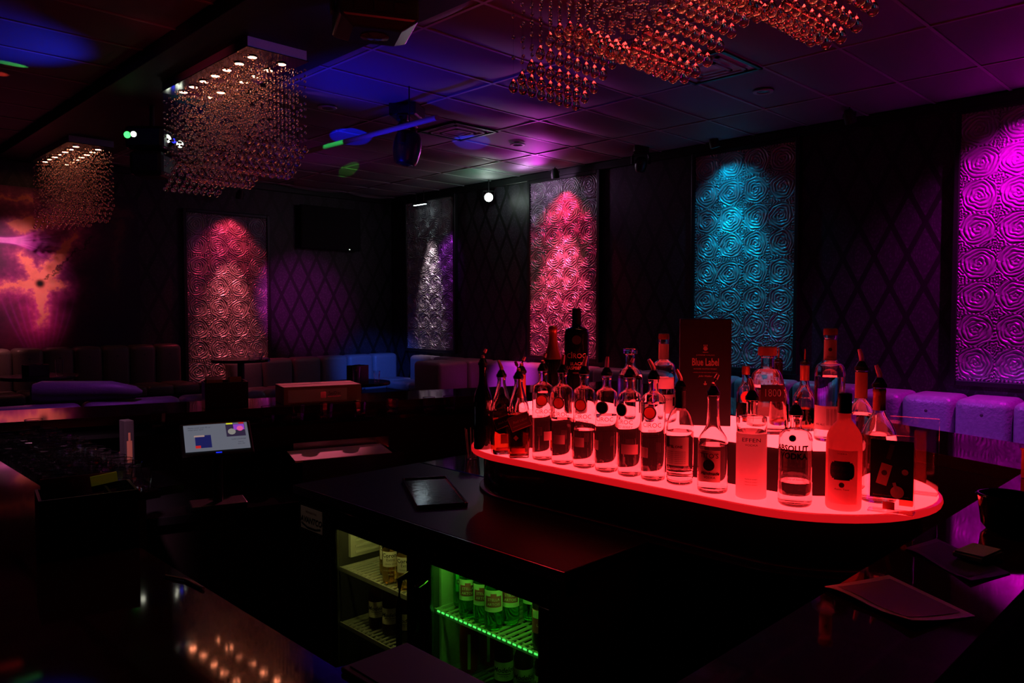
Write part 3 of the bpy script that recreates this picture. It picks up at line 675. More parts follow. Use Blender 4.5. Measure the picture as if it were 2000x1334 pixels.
t = bottle('liquor_bottle', 'slim bottle with copper foil neck behind the two square whiskies', 2.098, 2.075, Z1,
           [(.031, 0), (.033, .006), (.033, .13), (.03, .17), (.0165, .2), (.0155, .29), (.0165, .3)], .12, fill='amber')
MB().lathe([(.0172, .205), (.0166, .285), (.0172, .294)], 20, cap=False).build('neck_foil', 'copper', t, smooth=True); pourer(t, .298)

# six tall clear vodka bottles with a round seal
VP = [(.035, 0), (.0385, .005), (.0385, .04), (.0385, .235), (.0385, .255), (.036, .268), (.021, .278), (.0155, .286), (.0145, .31), (.0175, .313), (.0175, .323), (.0155, .325)]
VV = [('Snap Frost', .255, .05), ('COCONUT', .16, -.18), ('PEACH', .13, -.15), ('pineapple', .19, -.22), ('RED BERRY', .256, -.55), ('apple', .262, -.12)]
VL = ['first', 'second', 'third', 'fourth', 'fifth', 'sixth']
for k, ((x, y), (fl, lv, tu)) in enumerate(zip(((2.028, 1.897), (2.022, 1.797), (2.031, 1.705), (2.034, 1.609), (2.037, 1.515), (2.038, 1.423)), VV)):
    dark = k in (3, 4)
    lab = 'clear vodka bottle with %s round seal, %s in row from square whiskies' % ('dark' if dark else 'red', VL[k])
    t = bottle('vodka_bottle', lab, x, y, Z1, VP, lv if lv < .25 else .245, group='tall clear vodka bottles with round seals', turn=tu)
    sl = MB().lathe([(.0185, 0), (.0185, .002), (.0165, .0035), (.001, .0035)], 22).build('round_seal', 'paper_dark' if dark else 'seal_wax', t, loc=(-.006, -.0378, .218), rot=(PI / 2, 0, -.16))
    MB().lathe([(.0178, 0), (.0215, 0), (.0215, .0042), (.0178, .0042)], 22, cap=False).build('seal_ring', 'paper_pale', sl)
    text('CÎROC', .021, 'ink', .0392, parent=t, loc=(0, 0, .178)); text(fl, .012, 'maroon', .0392, parent=t, loc=(0, 0, .162), shear=.3)
    text('VODKA  750 ML', .006, 'ink', .0392, parent=t, loc=(0, 0, .148)); text('MADE WITH FRENCH GRAPES', .0045, 'ink', .0392, parent=t, loc=(0, 0, .14))
    a0 = (.05, -.75, -.8, -1.2, -.2, -1.3)[k]
    MB().patch(.0389, a0, a0 + (1.0, 1.15, .95, .6, 1.5, .95)[k], .074, .106, 10).build('back_label', 'paper_glow', t, smooth=True)
    pourer(t, .321, lean=(.4, .2, .3, .15, .4, -.6)[k], rz=(.2, .4, .1, 1.2, .6, .2)[k])
# rounded vodka with ribbed base
t = bottle('vodka_bottle', 'round shouldered vodka bottle with black neck and ribbed base', 2.053, 1.333, Z1,
           [(.036, 0), (.041, .004), (.039, .012), (.042, .018), (.04, .03), (.0425, .036), (.0405, .046), (.0425, .055), (.0425, .165), (.042, .19), (.03, .225), (.016, .236), (.0155, .285), (.0175, .29), (.016, .296)], .165, turn=.1)
MB().patch(.0432, -1.25, .55, .062, .15, 14).build('front_label', 'paper_pale', t, smooth=True); MB().patch(.0436, -1.25, -.9, .12, .152, 5).build('label_emblem', 'paper_dark', t)
text('KETEL ONE', .011, 'ink', .0442, parent=t, loc=(0, 0, .12), bold=.0003).rotation_euler = (0, 0, -.55)
for q in range(7): text('DISTILLERY  HANDMADE IN', .005, 'ink', .0442, parent=t, loc=(0, 0, .105 - q * .006), rot=(0, 0, -.4))
MB().lathe([(.0168, .237), (.0168, .292)], 20, cap=False).build('neck_sleeve', 'cap_black', t, smooth=True); pourer(t, .293, lean=-.5)
# vodka with cream label and long neck
t = bottle('vodka_bottle', 'long necked vodka bottle with tan label and dark oval seal', 2.033, 1.205, Z1,
           [(.041, 0), (.0445, .005), (.0445, .02), (.0445, .135), (.0445, .15), (.04, .165), (.022, .19), (.0185, .21), (.016, .275), (.018, .279), (.018, .289), (.015, .291)], .14)
p = MB().patch(.0451, -1.05, .5, .035, .128, 14).build('front_label', 'tan_print', t, smooth=True)
text("TITO'S", .02, 'ink', .0464, parent=p, loc=(0, 0, .112), rot=(0, 0, -.25)); text('Handmade', .013, 'ink', .0464, parent=p, loc=(0, 0, .06), rot=(0, 0, -.2), shear=.3, bold=.0004); text('VODKA', .01, 'ink', .0464, parent=p, loc=(0, 0, .048), rot=(0, 0, -.2))
MB().lathe([(.017, 0), (.017, .001), (.001, .001)], 22).build('oval_seal', 'ink', p, loc=(-.011, -.0445, .085), rot=(PI / 2, 0, -.25)); pourer(t, .287, lean=.5)
# straight frosted cylinder
t = bottle('vodka_bottle', 'straight sided half frosted vodka bottle with square shoulders', 2.052, 1.09, Z1,
           [(.041, .186), (.0425, .187), (.0425, .19), (.0425, .225), (.0425, .23), (.042, .234), (.0165, .238), (.0155, .242), (.0155, .272), (.017, .275), (.0155, .284)], None, base=.19, it=1)
MB().lathe([(.0415, 0), (.0431, .003), (.0431, .185), (.0425, .187)], 30, cap=False).build('frosted_body', 'frost', t, smooth=True)
text('EFFEN', .0155, 'ink', .0438, parent=t, loc=(0, 0, .17), sx=1.35); text('VODKA', .008, 'ink', .0438, parent=t, loc=(0, 0, .156), sx=1.3)
for q in range(3): text('PREMIUM WHEAT', .0045, 'ink', .0438, parent=t, loc=(0, 0, .058 - q * .008))
pourer(t, .281, lean=-.3)
# apothecary shaped vodka
t = bottle('vodka_bottle', 'short necked apothecary vodka bottle with bold black lettering, half empty', 2.057, .96, Z1,
           [(.04, 0), (.0455, .006), (.0455, .02), (.0455, .16), (.0455, .185), (.04, .203), (.018, .212), (.0155, .217), (.0155, .24), (.018, .243), (.018, .252), (.0155, .254)], .066, turn=-.12)
text('ABSOLUT', .023, 'ink', .0463, parent=t, loc=(0, 0, .162), bold=.0009, sx=.93).rotation_euler = (0, 0, -.1); text('VODKA', .023, 'ink', .0463, parent=t, loc=(0, 0, .141), bold=.0009, sx=.93)
for q in range(5): text('Country of Sweden', .008, 'ink', .0463, parent=t, loc=(0, 0, .122 - q * .011), shear=.3)
MB().lathe([(.0095, 0), (.0095, .0012), (.0065, .002), (.001, .002)], 20).build('medallion', 'ink', t, loc=(-.003, -.0405, .19), rot=(PI / 2 - .5, 0, 0)); pourer(t, .25, lean=.5)
# frosted rum
t = bottle('liquor_bottle', 'frosted bottle with black screw cap and dark oval label', 2.112, .848, Z1,
           [(.042, 0), (.046, .005), (.046, .02), (.046, .15), (.046, .185), (.042, .21), (.024, .235), (.017, .243), (.016, .255), (.0155, .30)], None, glass='frost_pink', turn=-.1, wall=.006)
p = MB().patch(.0464, -.9, .9, .02, .165, 16).build('front_label', 'frost', t, smooth=True)
ov = MB()
for k in range(14):
    za = .085 + .051 * k / 14; zm = (za + .0018 - .1105) / .0256; ov.patch(.0475, -.68 * (1 - abs(zm) ** 3.2) ** .31, .68 * (1 - abs(zm) ** 3.2) ** .31, za, za + .0037, 12)
ov.build('oval_label', 'paper_dark', p)
text('DEEP EDDY', .0125, 'maroon', .0487, parent=p, loc=(0, 0, .116)); text('RUBY RED', .011, 'maroon', .0487, parent=p, loc=(0, 0, .1)); text('VODKA', .007, 'ink', .0478, parent=p, loc=(0, 0, .156)); text('Austin, Texas', .007, 'ink', .0478, parent=p, loc=(0, 0, .06), shear=.3)
MB().lathe([(.007, 0), (.007, .001), (.001, .001)], 16).build('round_mark', 'maroon', p, loc=(0, -.0472, .072), rot=(PI / 2, 0, 0))
cp = MB().lathe(chaikin([(.0185, 0), (.0185, .05), (.017, .054), (.001, .054)], 1), 22).build('screw_cap', 'cap_black', t, smooth=True, loc=(0, 0, .262))
# acrylic sign with printed card
def acrylic_stand(label, x, y, wdt, hgt, rz, poster):
    t = thing('acrylic_sign_holder', label, 'sign holder', (x, y, Z1), rz)
    for yy in (-.004, .004): MB().box((0, yy, hgt / 2 + .003), (wdt, .0022, hgt)).build('acrylic_sheet', 'acrylic', t)
    MB().box((0, .0, .003), (wdt, .045, .004)).build('acrylic_foot', 'acrylic', t, bevel=.001)
    if poster:
        p = MB().box((0, 0, hgt * .57), (wdt * .93, .0016, hgt * .76)).build('poster_card', 'ink', t, loc=(0, -.0062, 0))
        MB().box((-wdt * .16, -.0012, hgt * .50), (wdt * .24, .0006, hgt * .28), ry=R(14)).build('poster_bottle_label', 'tan_print', p)
        MB().box((-wdt * .03, -.0012, hgt * .8), (wdt * .1, .0006, hgt * .2), ry=R(14)).build('poster_bottle_neck', 'maroon', p)
        MB().lathe([(.007, 0), (.007, .0006), (.001, .0006)], 18).build('poster_dot', 'maroon', p, loc=(-wdt * .155, -.0014, hgt * .52), rot=(PI / 2, 0, 0))
        MB().lathe([(.0165, 0), (.0165, .0006), (.001, .0006)], 22).build('poster_glass', 'tan_print', p, loc=(wdt * .13, -.0012, hgt * .28), rot=(PI / 2, 0, 0))
        MB().box((wdt * .09, -.0016, hgt * .345), (.008, .0006, .024), ry=R(-18)).build('poster_straw', 'paper', p)
        MB().lathe([(.008, 0), (.008, .0006), (.001, .0006)], 12).build('poster_garnish', 'tan_print', p, loc=(wdt * .29, -.0012, hgt * .55), rot=(PI / 2, 0, 0))
        text("America's favorite handmade vodka", .0062, 'copper', parent=p, loc=(0, -.0014, hgt * .225))
        MB().box((-wdt * .05, -.0062, hgt * .09), (wdt * .26, .0012, hgt * .1)).build('printed_tab', 'paper_red', t)
    return t
acrylic_stand('clear acrylic sign holder with black drink poster at the display end', 2.155, .738, .112, .205, face_cam(2.155, .738) - .12, True)
acrylic_stand('empty clear acrylic sign holder behind the black drink poster', 2.43, .772, .13, .222, face_cam(2.43, .772) - .1, False)
t = bottle('liquor_bottle', 'round shouldered spirit bottle with copper neck foil behind the poster', 2.27, .815, Z1,
           [(.045, 0), (.05, .006), (.05, .02), (.05, .14), (.048, .185), (.038, .215), (.018, .245), (.016, .26), (.016, .31), (.0175, .315), (.016, .325)], .19)
MB().lathe([(.0172, .258), (.0168, .305), (.018, .312), (.0172, .318)], 20, cap=False).build('neck_foil', 'copper', t, smooth=True); pourer(t, .322, spout='spout', lean=-.4)
t = thing('slim_gift_box', 'slim orange bottle box standing between the two acrylic sign holders', 'box', (2.262, .735, Z1), face_cam(2.262, .735) - .1)
MB().box((0, 0, .082), (.034, .022, .164)).build('carton', 'red_lit_box', t, bevel=.001); MB().box((0, -.0115, .055), (.016, .001, .02)).build('printed_mark', 'ink', t)

# upper tier
def up(label, x, y, prof, lv, **k): return bottle(k.pop('name', 'liquor_bottle'), label, x, y, Z2, prof, lv, **k)
t = up('champagne bottle with copper foil neck beside the black vodka bottle', 2.255, 2.055,
       [(.04, 0), (.0435, .006), (.0435, .15), (.04, .19), (.022, .235), (.0165, .27), (.0155, .3), (.017, .304), (.0155, .315)], None, glass='dark_glass', name='champagne_bottle', cat='champagne bottle')
MB().lathe(chaikin([(.0405, .192), (.0228, .236), (.0172, .272), (.0162, .298), (.0185, .304), (.018, .322), (.001, .326)], 1), 22, cap=False).build('neck_foil', 'copper', t, smooth=True)
t = up('large black vodka bottle with black cap and pink lettering', 2.2, 1.885,
       [(.042, 0), (.046, .006), (.046, .03), (.046, .285), (.046, .3), (.042, .316), (.02, .322), (.0165, .328), (.016, .375)], None, glass='dark_glass', name='vodka_bottle')
stopper(t, .33, .0175, .062, 'cap_black')
text('CÎROC', .0255, 'ink_gold', .0466, parent=t, loc=(0, 0, .215)); text('BLACK', .0165, 'ink_gold', .0466, parent=t, loc=(0, 0, .186), bold=.0004); text('RASPBERRY', .0165, 'ink_gold', .0466, parent=t, loc=(0, 0, .17), bold=.0004); text('VODKA', .008, 'ink_gold', .0466, parent=t, loc=(0, 0, .152))
MB().lathe([(.017, 0), (.017, .001), (.001, .001)], 20).build('round_seal', 'paper_dark', t, loc=(0, -.0462, .275), rot=(PI / 2, 0, 0))
t = up('stout round bottle with flat glass stopper on the upper tier', 2.235, 1.662,
       [(.04, 0), (.046, .006), (.046, .03), (.046, .125), (.045, .15), (.036, .17), (.02, .18), (.0165, .19), (.0165, .225), (.02, .23)], .155, fill='liquid')
stopper(t, .228, .027, .02, 'acrylic')
MB().patch(.0465, -.5, .45, .095, .145, 10).build('front_label', 'paper_dark', t, smooth=True)
t = up('tall clear bottle with wooden stopper and long labelled neck near the gift box', 2.25, 1.53,
       [(.036, 0), (.041, .005), (.041, .03), (.041, .165), (.041, .185), (.036, .2), (.021, .21), (.0165, .218), (.016, .27), (.0185, .274), (.0185, .284)], .15)
stopper(t, .284, .0185, .02, 'cork'); MB().lathe([(.0178, .215), (.0175, .268)], 20, cap=False).build('neck_label', 'paper_pale', t, smooth=True)
MB().patch(.0415, -.2, 1.3, .03, .095, 12).build('front_label', 'paper', t, smooth=True); MB().patch(.042, .85, 1.25, .055, .085, 6).build('printed_block', 'ink', t)
text('VODKA', .011, 'ink', .0421, parent=t, loc=(0, 0, .078), rot=(0, 0, .3)); MB().patch(.0415, -.9, 1.0, .115, .155, 10).build('upper_label', 'frost', t, smooth=True)
bx = thing('whisky_gift_box', 'tall black whisky gift box with blue label lettering', 'box', (2.29, 1.392, Z2), face_cam(2.29, 1.392) + .05)
MB().box((0, 0, .178), (.166, .1, .356)).build('carton', 'matte_black', bx, bevel=.002)
text('Blue Label', .0345, 'ink_gold', parent=bx, loc=(0, -.051, .212), sx=.62, bold=.0008); text('JOHNNIE WALKER', .0072, 'ink_gold', parent=bx, loc=(0, -.051, .236)); text('BLENDED SCOTCH WHISKY', .006, 'ink_gold', parent=bx, loc=(0, -.051, .19))
text('A BLEND OF OUR VERY RAREST WHISKIES', .0042, 'ink_gold', parent=bx, loc=(0, -.051, .178)); text('John Walker', .0085, 'ink_gold', parent=bx, loc=(0, -.051, .166), shear=.4)
em = MB().lathe([(.0075, 0), (.0075, .0006), (.001, .0006)], 10).build('crest', 'ink_gold', bx, loc=(0, -.0506, .258), rot=(PI / 2, 0, 0))
for sx in (-1, 0, 1): MB().box((sx * .005, -.0508, .268), (.003, .0008, .006)).build('crest_crown', 'ink_gold', bx)
MB().box((0, -.0508, .246), (.018, .0008, .0025)).build('crest_base', 'ink_gold', bx)
MB().box((.0, -.0508, .143), (.003, .0008, .012)).box((.003, -.0508, .139), (.003, .0008, .006), ry=.6).box((-.003, -.0508, .139), (.003, .0008, .006), ry=-.6).build('walking_figure', 'ink_gold', bx)
t = up('small clear bottle with oval red label beside the black gift box', 2.38, 1.288,
       [(.028, 0), (.0305, .004), (.0305, .09), (.028, .12), (.016, .135), (.0125, .145), (.012, .18), (.013, .186)], .075, fill='amber')
stopper(t, .168, .0135, .03, 'copper'); MB().lathe([(.02, 0), (.02, .001), (.001, .001)], 20).build('oval_label', 'paper_red', t, loc=(.004, -.0305, .095), rot=(PI / 2, 0, 0))
t = up('tapered square tequila bottle with wide wooden stopper', 2.275, 1.158,
       [(.056, 0), (.059, .006), (.058, .03), (.047, .17), (.044, .185), (.034, .198), (.021, .203), (.0195, .208), (.0195, .236), (.022, .239), (.022, .244)], .145, fill='tequila', sq=sq_body(.19), turn=.25)
stopper(t, .243, .029, .028, 'cork')
p = MB().box((.004, -.0485, .128), (.07, .0012, .052), rx=R(-5)).build('front_label', 'maroon', t); text('1800', .034, 'paper_pale', parent=p, loc=(.004, -.0498, .128), rot=(R(-5), 0, 0), sx=.8)
for (x, y, m, lb) in ((2.45, 1.207, 'cap_black', 'dark slim bottle with thin metal pourer beside the tequila'), (2.40, 1.093, 'copper', 'slim bottle with copper neck label and thin metal pourer')):
    t = up(lb, x, y, [(.034, 0), (.036, .005), (.036, .085), (.034, .11), (.018, .135), (.0135, .15), (.013, .205), (.0145, .21), (.013, .215)], .07, fill='amber')
    MB().lathe([(.0142, .16), (.0142, .208)], 18, cap=False).build('neck_label', m, t, smooth=True)
    c = MB().lathe([(.014, 0), (.014, .008), (.006, .014)], 16).build('pourer_collar', 'cap_black', t, loc=(0, 0, .211)); MB().tube([(0, 0, .01), (0, 0, .05)], [.0035, .0018], 8).build('pourer_spout', 'copper', c)
t = up('tall clear vodka bottle with dark stopper and pale wrapped label', 2.265, .955,
       [(.038, 0), (.0425, .005), (.0425, .03), (.0425, .19), (.0425, .205), (.037, .224), (.022, .232), (.0175, .24), (.0165, .3), (.0195, .304), (.0195, .312)], .19)
stopper(t, .312, .02, .02, 'cork'); MB().lathe([(.0182, .238), (.0176, .298)], 20, cap=False).build('neck_label', 'paper_pale', t, smooth=True)
MB().lathe([(.0055, 0), (.0055, .0008), (.001, .0008)], 14).build('neck_mark', 'maroon', t, loc=(0, -.0182, .27), rot=(PI / 2, 0, 0)); text('VODKA', .006, 'maroon', .0186, parent=t, loc=(0, 0, .248))
p = MB().patch(.043, -1.2, .95, .035, .105, 16).build('front_label', 'paper', t, smooth=True)
for q in range(8): text('||||| |||| |||||', .007, 'ink', .0442, parent=p, loc=(0, 0, .095 - q * .006), rot=(0, 0, .15))
text('40% ALC', .008, 'ink', .0442, parent=p, loc=(0, 0, .05), rot=(0, 0, -.6))
t = up('globe bodied bottle with wide orange neck on the upper tier end', 2.36, .90,
       [(.036, 0), (.041, .006), (.042, .05), (.041, .075), (.034, .095), (.019, .115), (.0165, .125), (.0165, .205), (.018, .208)], .075)
MB().lathe([(.0178, .122), (.0172, .2)], 20, cap=False).build('neck_foil', 'cork', t, smooth=True); pourer(t, .205, lean=-.3)

t = thing('steel_tray', 'polished steel serving tray on the cooler top left of the display', 'tray', (1.88, 2.35, .8805), R(-30))
MB().box((0, 0, .004), (.18, .46, .008)).build('tray_plate', 'tray_steel', t, bevel=.002)
for x in (-.09, .09): MB().box((x, 0, .007), (.008, .468, .014)).build('tray_rim', 'tray_steel', t, bevel=.002)
for y in (-.23, .23): MB().box((0, y, .007), (.172, .008, .014)).build('tray_rim', 'tray_steel', t, bevel=.002)
# straw cup by the display end
t = thing('straw_cup', 'clear straw cup standing on the island behind the display end', 'cup', (2.46, 2.77, .8805))
MB().lathe([(.001, 0), (.034, 0), (.046, .12), (.0435, .12), (.032, .004), (.001, .004)], 18, cap=False).build('cup_wall', 'glass_tumbler', t)
for k in range(6):
    a = k * 1.05; MB().tube([(.02 * math.cos(a), .02 * math.sin(a), .006), (.036 * math.cos(a), .036 * math.sin(a), .145)], .0022, 6).build('straw', 'paper', t)

# ------------------------------------------------------------------ chandeliers
drop_me = MB().lathe(chaikin([(.0012, .052), (.004, .048), (.0125, .036), (.021, .02), (.0215, .008), (.014, -.006), (.0012, -.011)], 2), 14).mesh('crystal_drop', 'crystal', smooth=True)
def ico(k):
    bm = bmesh.new(); bmesh.ops.create_icosphere(bm, subdivisions=k, radius=1)
    v = [tuple(p.co) for p in bm.verts]; f = [tuple(q.index for q in p.verts) for p in bm.faces]; bm.free(); return v, f
ICO = {k: ico(k) for k in (1, 2)}
def chandelier(label, y0, detail, seed, glow=1.0):
    IV, IF = ICO[2 if seed == 2 else 1]; IVn = np.array(IV)
    rr = random.Random(seed); xc, W, Ln = 2.62, .44, 1.51
    t = thing('crystal_chandelier', label, 'chandelier', (xc, y0 + Ln / 2, SZ), 0, 'wave crystal chandeliers')
    MB().box((0, 0, -.035), (W, Ln, .07)).build('canopy', 'canopy_side', t, bevel=.002)
    MB().box((0, 0, -.0725), (W + .02, Ln + .02, .006)).build('mirror_plate', 'canopy', t)
    for j in range(7):
        for i in (-1, 1):
            x, y = i * .11, -Ln / 2 + .16 + j * .2
            b = MB().lathe([(.038, 0), (.038, -.006), (.031, -.008)], 18, cap=False).build('bulb_ring', 'chrome', t, loc=(x, y, -.0755))
            MB().lathe([(.001, -.007), (.03, -.007), (.03, -.003)], 16, cap=False).build('bulb_face', 'bulb', b)
    nx, ny = 8, 28
    bv, bf, off = [], [], 0; wires = MB()
    for j in range(ny):
        for i in range(nx):
            x = (i / (nx - 1) - .5) * (W - .02) + rr.uniform(-.002, .002); y = (j / (ny - 1) - .5) * (Ln - .03)
            ph = j / (ny - 1)
            zb = 2.65 - SZ - .085 * math.cos(2 * PI * (y + Ln / 2 - .27) / .62) + rr.uniform(-.002, .002)
            if detail: put('crystal_drop', drop_me, t, (x, y, zb))
            else: bv.append(IVn * .017 + np.array((x, y, zb + .015))); bf += [tuple(q + off for q in fc_) for fc_ in IF]; off += 12 * 0 + len(IV)
            wires.tube([(x, y, -.075), (x, y, zb + .05)], .0005, 3, cap=False)
            z = -.12 - rr.uniform(0, .06)
            while z > zb + .08:
                r_ = .0098
                bv.append(IVn * r_ + np.array((x, y, z))); bf += [tuple(q + off for q in fc_) for fc_ in IF]; off += len(IV)
                z -= rr.choice((.04, .05, .065, .09))
    me = bpy.data.meshes.new('small_beads'); me.from_pydata(np.concatenate(bv).tolist(), [], bf); me.materials.append(M['crystal'])
    me.polygons.foreach_set('use_smooth', [True] * len(bf)); tag(put('small_beads', me, t), kind='stuff')
    tag(wires.build('strand_wires', 'chrome', t), kind='stuff')
    # the light the fourteen bulbs throw
    for j in range(3):
        spot('chandelier_glow', (xc, y0 + .25 + j * .5, SZ - .09), (xc, y0 + .25 + j * .5, 0), (1.0, .28, .16), glow, 110, .6, .1)
chandelier('crystal bead chandelier hanging right above the lit bottle display', .94, True, 1, 5.0)
chandelier('crystal bead chandelier with blue edged canopy beyond the ceiling projector', 4.95, True, 2)
chandelier('crystal bead chandelier hanging in front of the fractal mural', 9.05, False, 3)

# ------------------------------------------------------------------ stage lights
def par_can(label, loc, target, lens, r=.055, ln=.13, hang=ZC):
    t = thing('spotlight', label, 'spotlight', loc); d = (Vector(target) - Vector(loc)).normalized(); q = d.to_track_quat('Z', 'Y').to_euler()
    b = MB().lathe([(r * .55, -ln), (r * .8, -ln * .8), (r, -ln * .5), (r, 0), (r * .9, .0), (r * .88, -.012)], 22).build('housing', 'black', t, smooth=True, rot=q)
    MB().lathe([(r * .87, -.011), (r * .4, -.004), (.001, -.003)], 20, cap=False).build('lens', lens, b)
    c = -d * ln * .5; x = r + .012
    side = d.cross(Vector((0, 0, 1))); side = side.normalized() if side.length > .05 else Vector((0, 1, 0))
    top = Vector((c.x, c.y, max(.06, r + .03)))
    MB().tube([c + side * x, c + side * x + Vector((0, 0, top.z - c.z)), c - side * x + Vector((0, 0, top.z - c.z)), c - side * x], .006, 8).build('yoke', 'black', t)
    MB().tube([(c.x, c.y, top.z - .002), (c.x, c.y, hang - loc[2])], .008, 8).build('hanger', 'black', t)
    return t
def moving_head(label, loc, rz, tilt, scale=1.0, led=None, hang=ZC):
    t = thing('moving_head_light', label, 'stage light', loc, rz); s = scale; top = hang - loc[2]
    MB().box((0, 0, top - .05 * s), (.24 * s, .2 * s, .1 * s)).build('base', 'black_plastic', t, bevel=.012 * s)
    MB().box((0, 0, top - .12 * s), (.26 * s, .08 * s, .05 * s)).build('yoke_bridge', 'black_plastic', t, bevel=.01 * s)
    for x in (-1, 1): MB().tube([(x * .12 * s, 0, top - .12 * s), (x * .145 * s, 0, top - .18 * s), (x * .14 * s, 0, top - .3 * s)], [.022 * s, .024 * s, .026 * s], 10).build('yoke_arm', 'black_plastic', t, smooth=True)
    h = MB().lathe(chaikin([(.05 * s, .11 * s), (.09 * s, .09 * s), (.105 * s, .0), (.09 * s, -.1 * s), (.075 * s, -.13 * s), (.06 * s, -.13 * s)], 1), 24).build('head', 'black_plastic', t, smooth=True, loc=(0, 0, top - .3 * s), rot=(tilt, 0, 0))
    MB().lathe([(.058 * s, 0), (.03 * s, -.008 * s), (.001, -.01 * s)], 20, cap=False).build('lens', 'lens_off', h, loc=(0, 0, -.13 * s))
    if led: MB().lathe([(.012, 0), (.008, -.006), (.001, -.008)], 12, cap=False).build('indicator', led, h, loc=(0, 0, -.14 * s))
    return t
# wall washers over the panels: fixture + its beam
def washer(label, loc, target, lens, col, power, deg, blend=.6, **k):
    par_can(label, loc, target, lens, **k); d = (Vector(target) - Vector(loc)).normalized()
    spot('washer_beam', Vector(loc) + d * .01, target, col, power, deg, blend, .03)
washer('small spotlight clamped over the hot pink rose panel', (7.70, 6.98, 3.36), (7.96, 7.06, 2.2), 'led_pink', (1.0, .01, .09), 90, 100, .9)
spot('washer_core', (7.46, 6.98, 3.33), (7.97, 7.1, 1.35), (1.0, .05, .14), 800, 44, .95, .03)
washer('small spotlight above the teal rose panel', (7.66, 4.55, 3.40), (7.97, 4.4, 2.1), 'led_cyan', (.0, .24, .46), 45, 110, .9)
spot('washer_core', (7.48, 4.60, 3.38), (7.97, 4.35, 1.7), (.0, .30, .52), 260, 52, .95, .03)
washer('small spotlight above the bright magenta rose panel', (7.40, 1.30, 3.45), (7.97, 1.5, 2.2), 'led_magenta', (.9, .0, .75), 300, 105, .9)
washer('small spotlight with violet lens above the salmon rose panel', (5.04, 10.72, 3.2), (5.02, 11.1, 1.9), 'led_purple', (1.0, .04, .1), 50, 80, .9)
spot('washer_core', (5.04, 10.52, 3.17), (5.0, 11.1, 1.2), (1.0, .13, .16), 250, 34, .95, .03)
spot('washer_side', (5.3, 10.3, 3.25), (4.75, 11.1, 2.4), (.75, .02, .4), 9, 40, .9, .03)
lb = thing('led_bar', 'short white led bar light beside the corner rose panel', 'light bar', (7.72, 9.95, 3.3))
MB().box((0, 0, .02), (.05, .34, .04)).build('housing', 'black', lb, bevel=.005); MB().box((0, 0, -.003), (.035, .3, .008)).build('diffuser', 'led_strip', lb)
MB().tube([(0, .1, .03), (0, .1, .235)], .006, 8).build('hanger', 'black', lb); MB().tube([(0, -.1, .03), (0, -.1, .235)], .006, 8).build('hanger', 'black', lb)
spot('bar_beam', (7.66, 9.9, 3.28), (7.97, 9.95, 1.9), (.9, .66, .74), 190, 30, .95, .03)
spot('bar_violet', (7.5, 9.2, 3.3), (7.97, 9.6, 2.1), (.45, .03, .75), 36, 44, .9, .03)
# bright white par facing into the room
t = par_can('bright white par light high on the wall by the pink panel', (7.78, 8.38, 3.26), (0, 0, 1.6), 'led_white', r=.07)
point('par_glow', (7.6, 8.2, 3.24), (.75, 1.0, .88), 2.6, .04)
point('par_glow_warm', (7.45, 7.3, 3.38), (.9, .45, 1.0), 4.5, .05)
moving_head('small black moving head with red lens on the wall between pink and teal panels', (7.5, 5.44, 3.1), -PI / 4, .5, .7, 'led_red')
moving_head('black moving head hanging from the ceiling beside the lighting pipe', (4.44, 5.91, 3.0), .6, .15, 1.3)
t = thing('projector_light', 'big black projector light mounted on the soffit between two chandeliers', 'stage light', (2.36, 3.42, SZ), face_cam(2.36, 3.42) + .15)
MB().box((0, 0, -.02), (.3, .2, .04)).build('base', 'black_plastic', t, bevel=.008)
for x in (-1, 1): MB().box((x * .215, 0, -.16), (.02, .08, .28)).build('yoke_arm', 'black_plastic', t, bevel=.006)
MB().box((0, 0, -.03), (.45, .08, .02)).build('yoke_bridge', 'black_plastic', t, bevel=.006)
h = MB().add([(x * a, y * b, z) for z, a, b in ((-.06, .15, .13), (-.26, .2, .19), (-.36, .2, .19), (-.4, .12, .12)) for x, y in ((-1, -1), (1, -1), (1, 1), (-1, 1))],
             [(3, 2, 1, 0), (12, 13, 14, 15)] + [(4 * k + i, 4 * k + (i + 1) % 4, 4 * k + 4 + (i + 1) % 4, 4 * k + 4 + i) for k in range(3) for i in range(4)]).build('head', 'black_plastic', t, bevel=.012)
MB().lathe([(.075, -.402), (.04, -.408), (.001, -.41)], 22, cap=False).build('lens', 'lens_off', h)
MB().box((-.02, -.155, -.12), (.012, .01, .012)).build('indicator', 'led_red', h)
for x in (-.1, 0, .1): MB().box((x, -.192, -.31), (.06, .006, .05)).build('vent_slot', 'matte_black', h)
par_can('red lamp hidden in the pink panel washer row', (7.5, 3.0, 3.38), (7.97, 2.9, 2.4), 'lens_off')
# lighting pipe
t = thing('lighting_pipe', 'thin horizontal lighting pipe hung under the ceiling tiles', 'pipe', (0, 0, 0))
MB().tube([(4.02, 7.5, 3.2), (4.10, 5.05, 3.2)], .024, 14).build('pipe', 'grid', t, smooth=True)
for y in (5.4, 7.2): MB().tube([(4.09 - (y - 5.05) * .033, y, 3.2), (4.09 - (y - 5.05) * .033, y, ZC)], .006, 8).build('hanger', 'black', t)
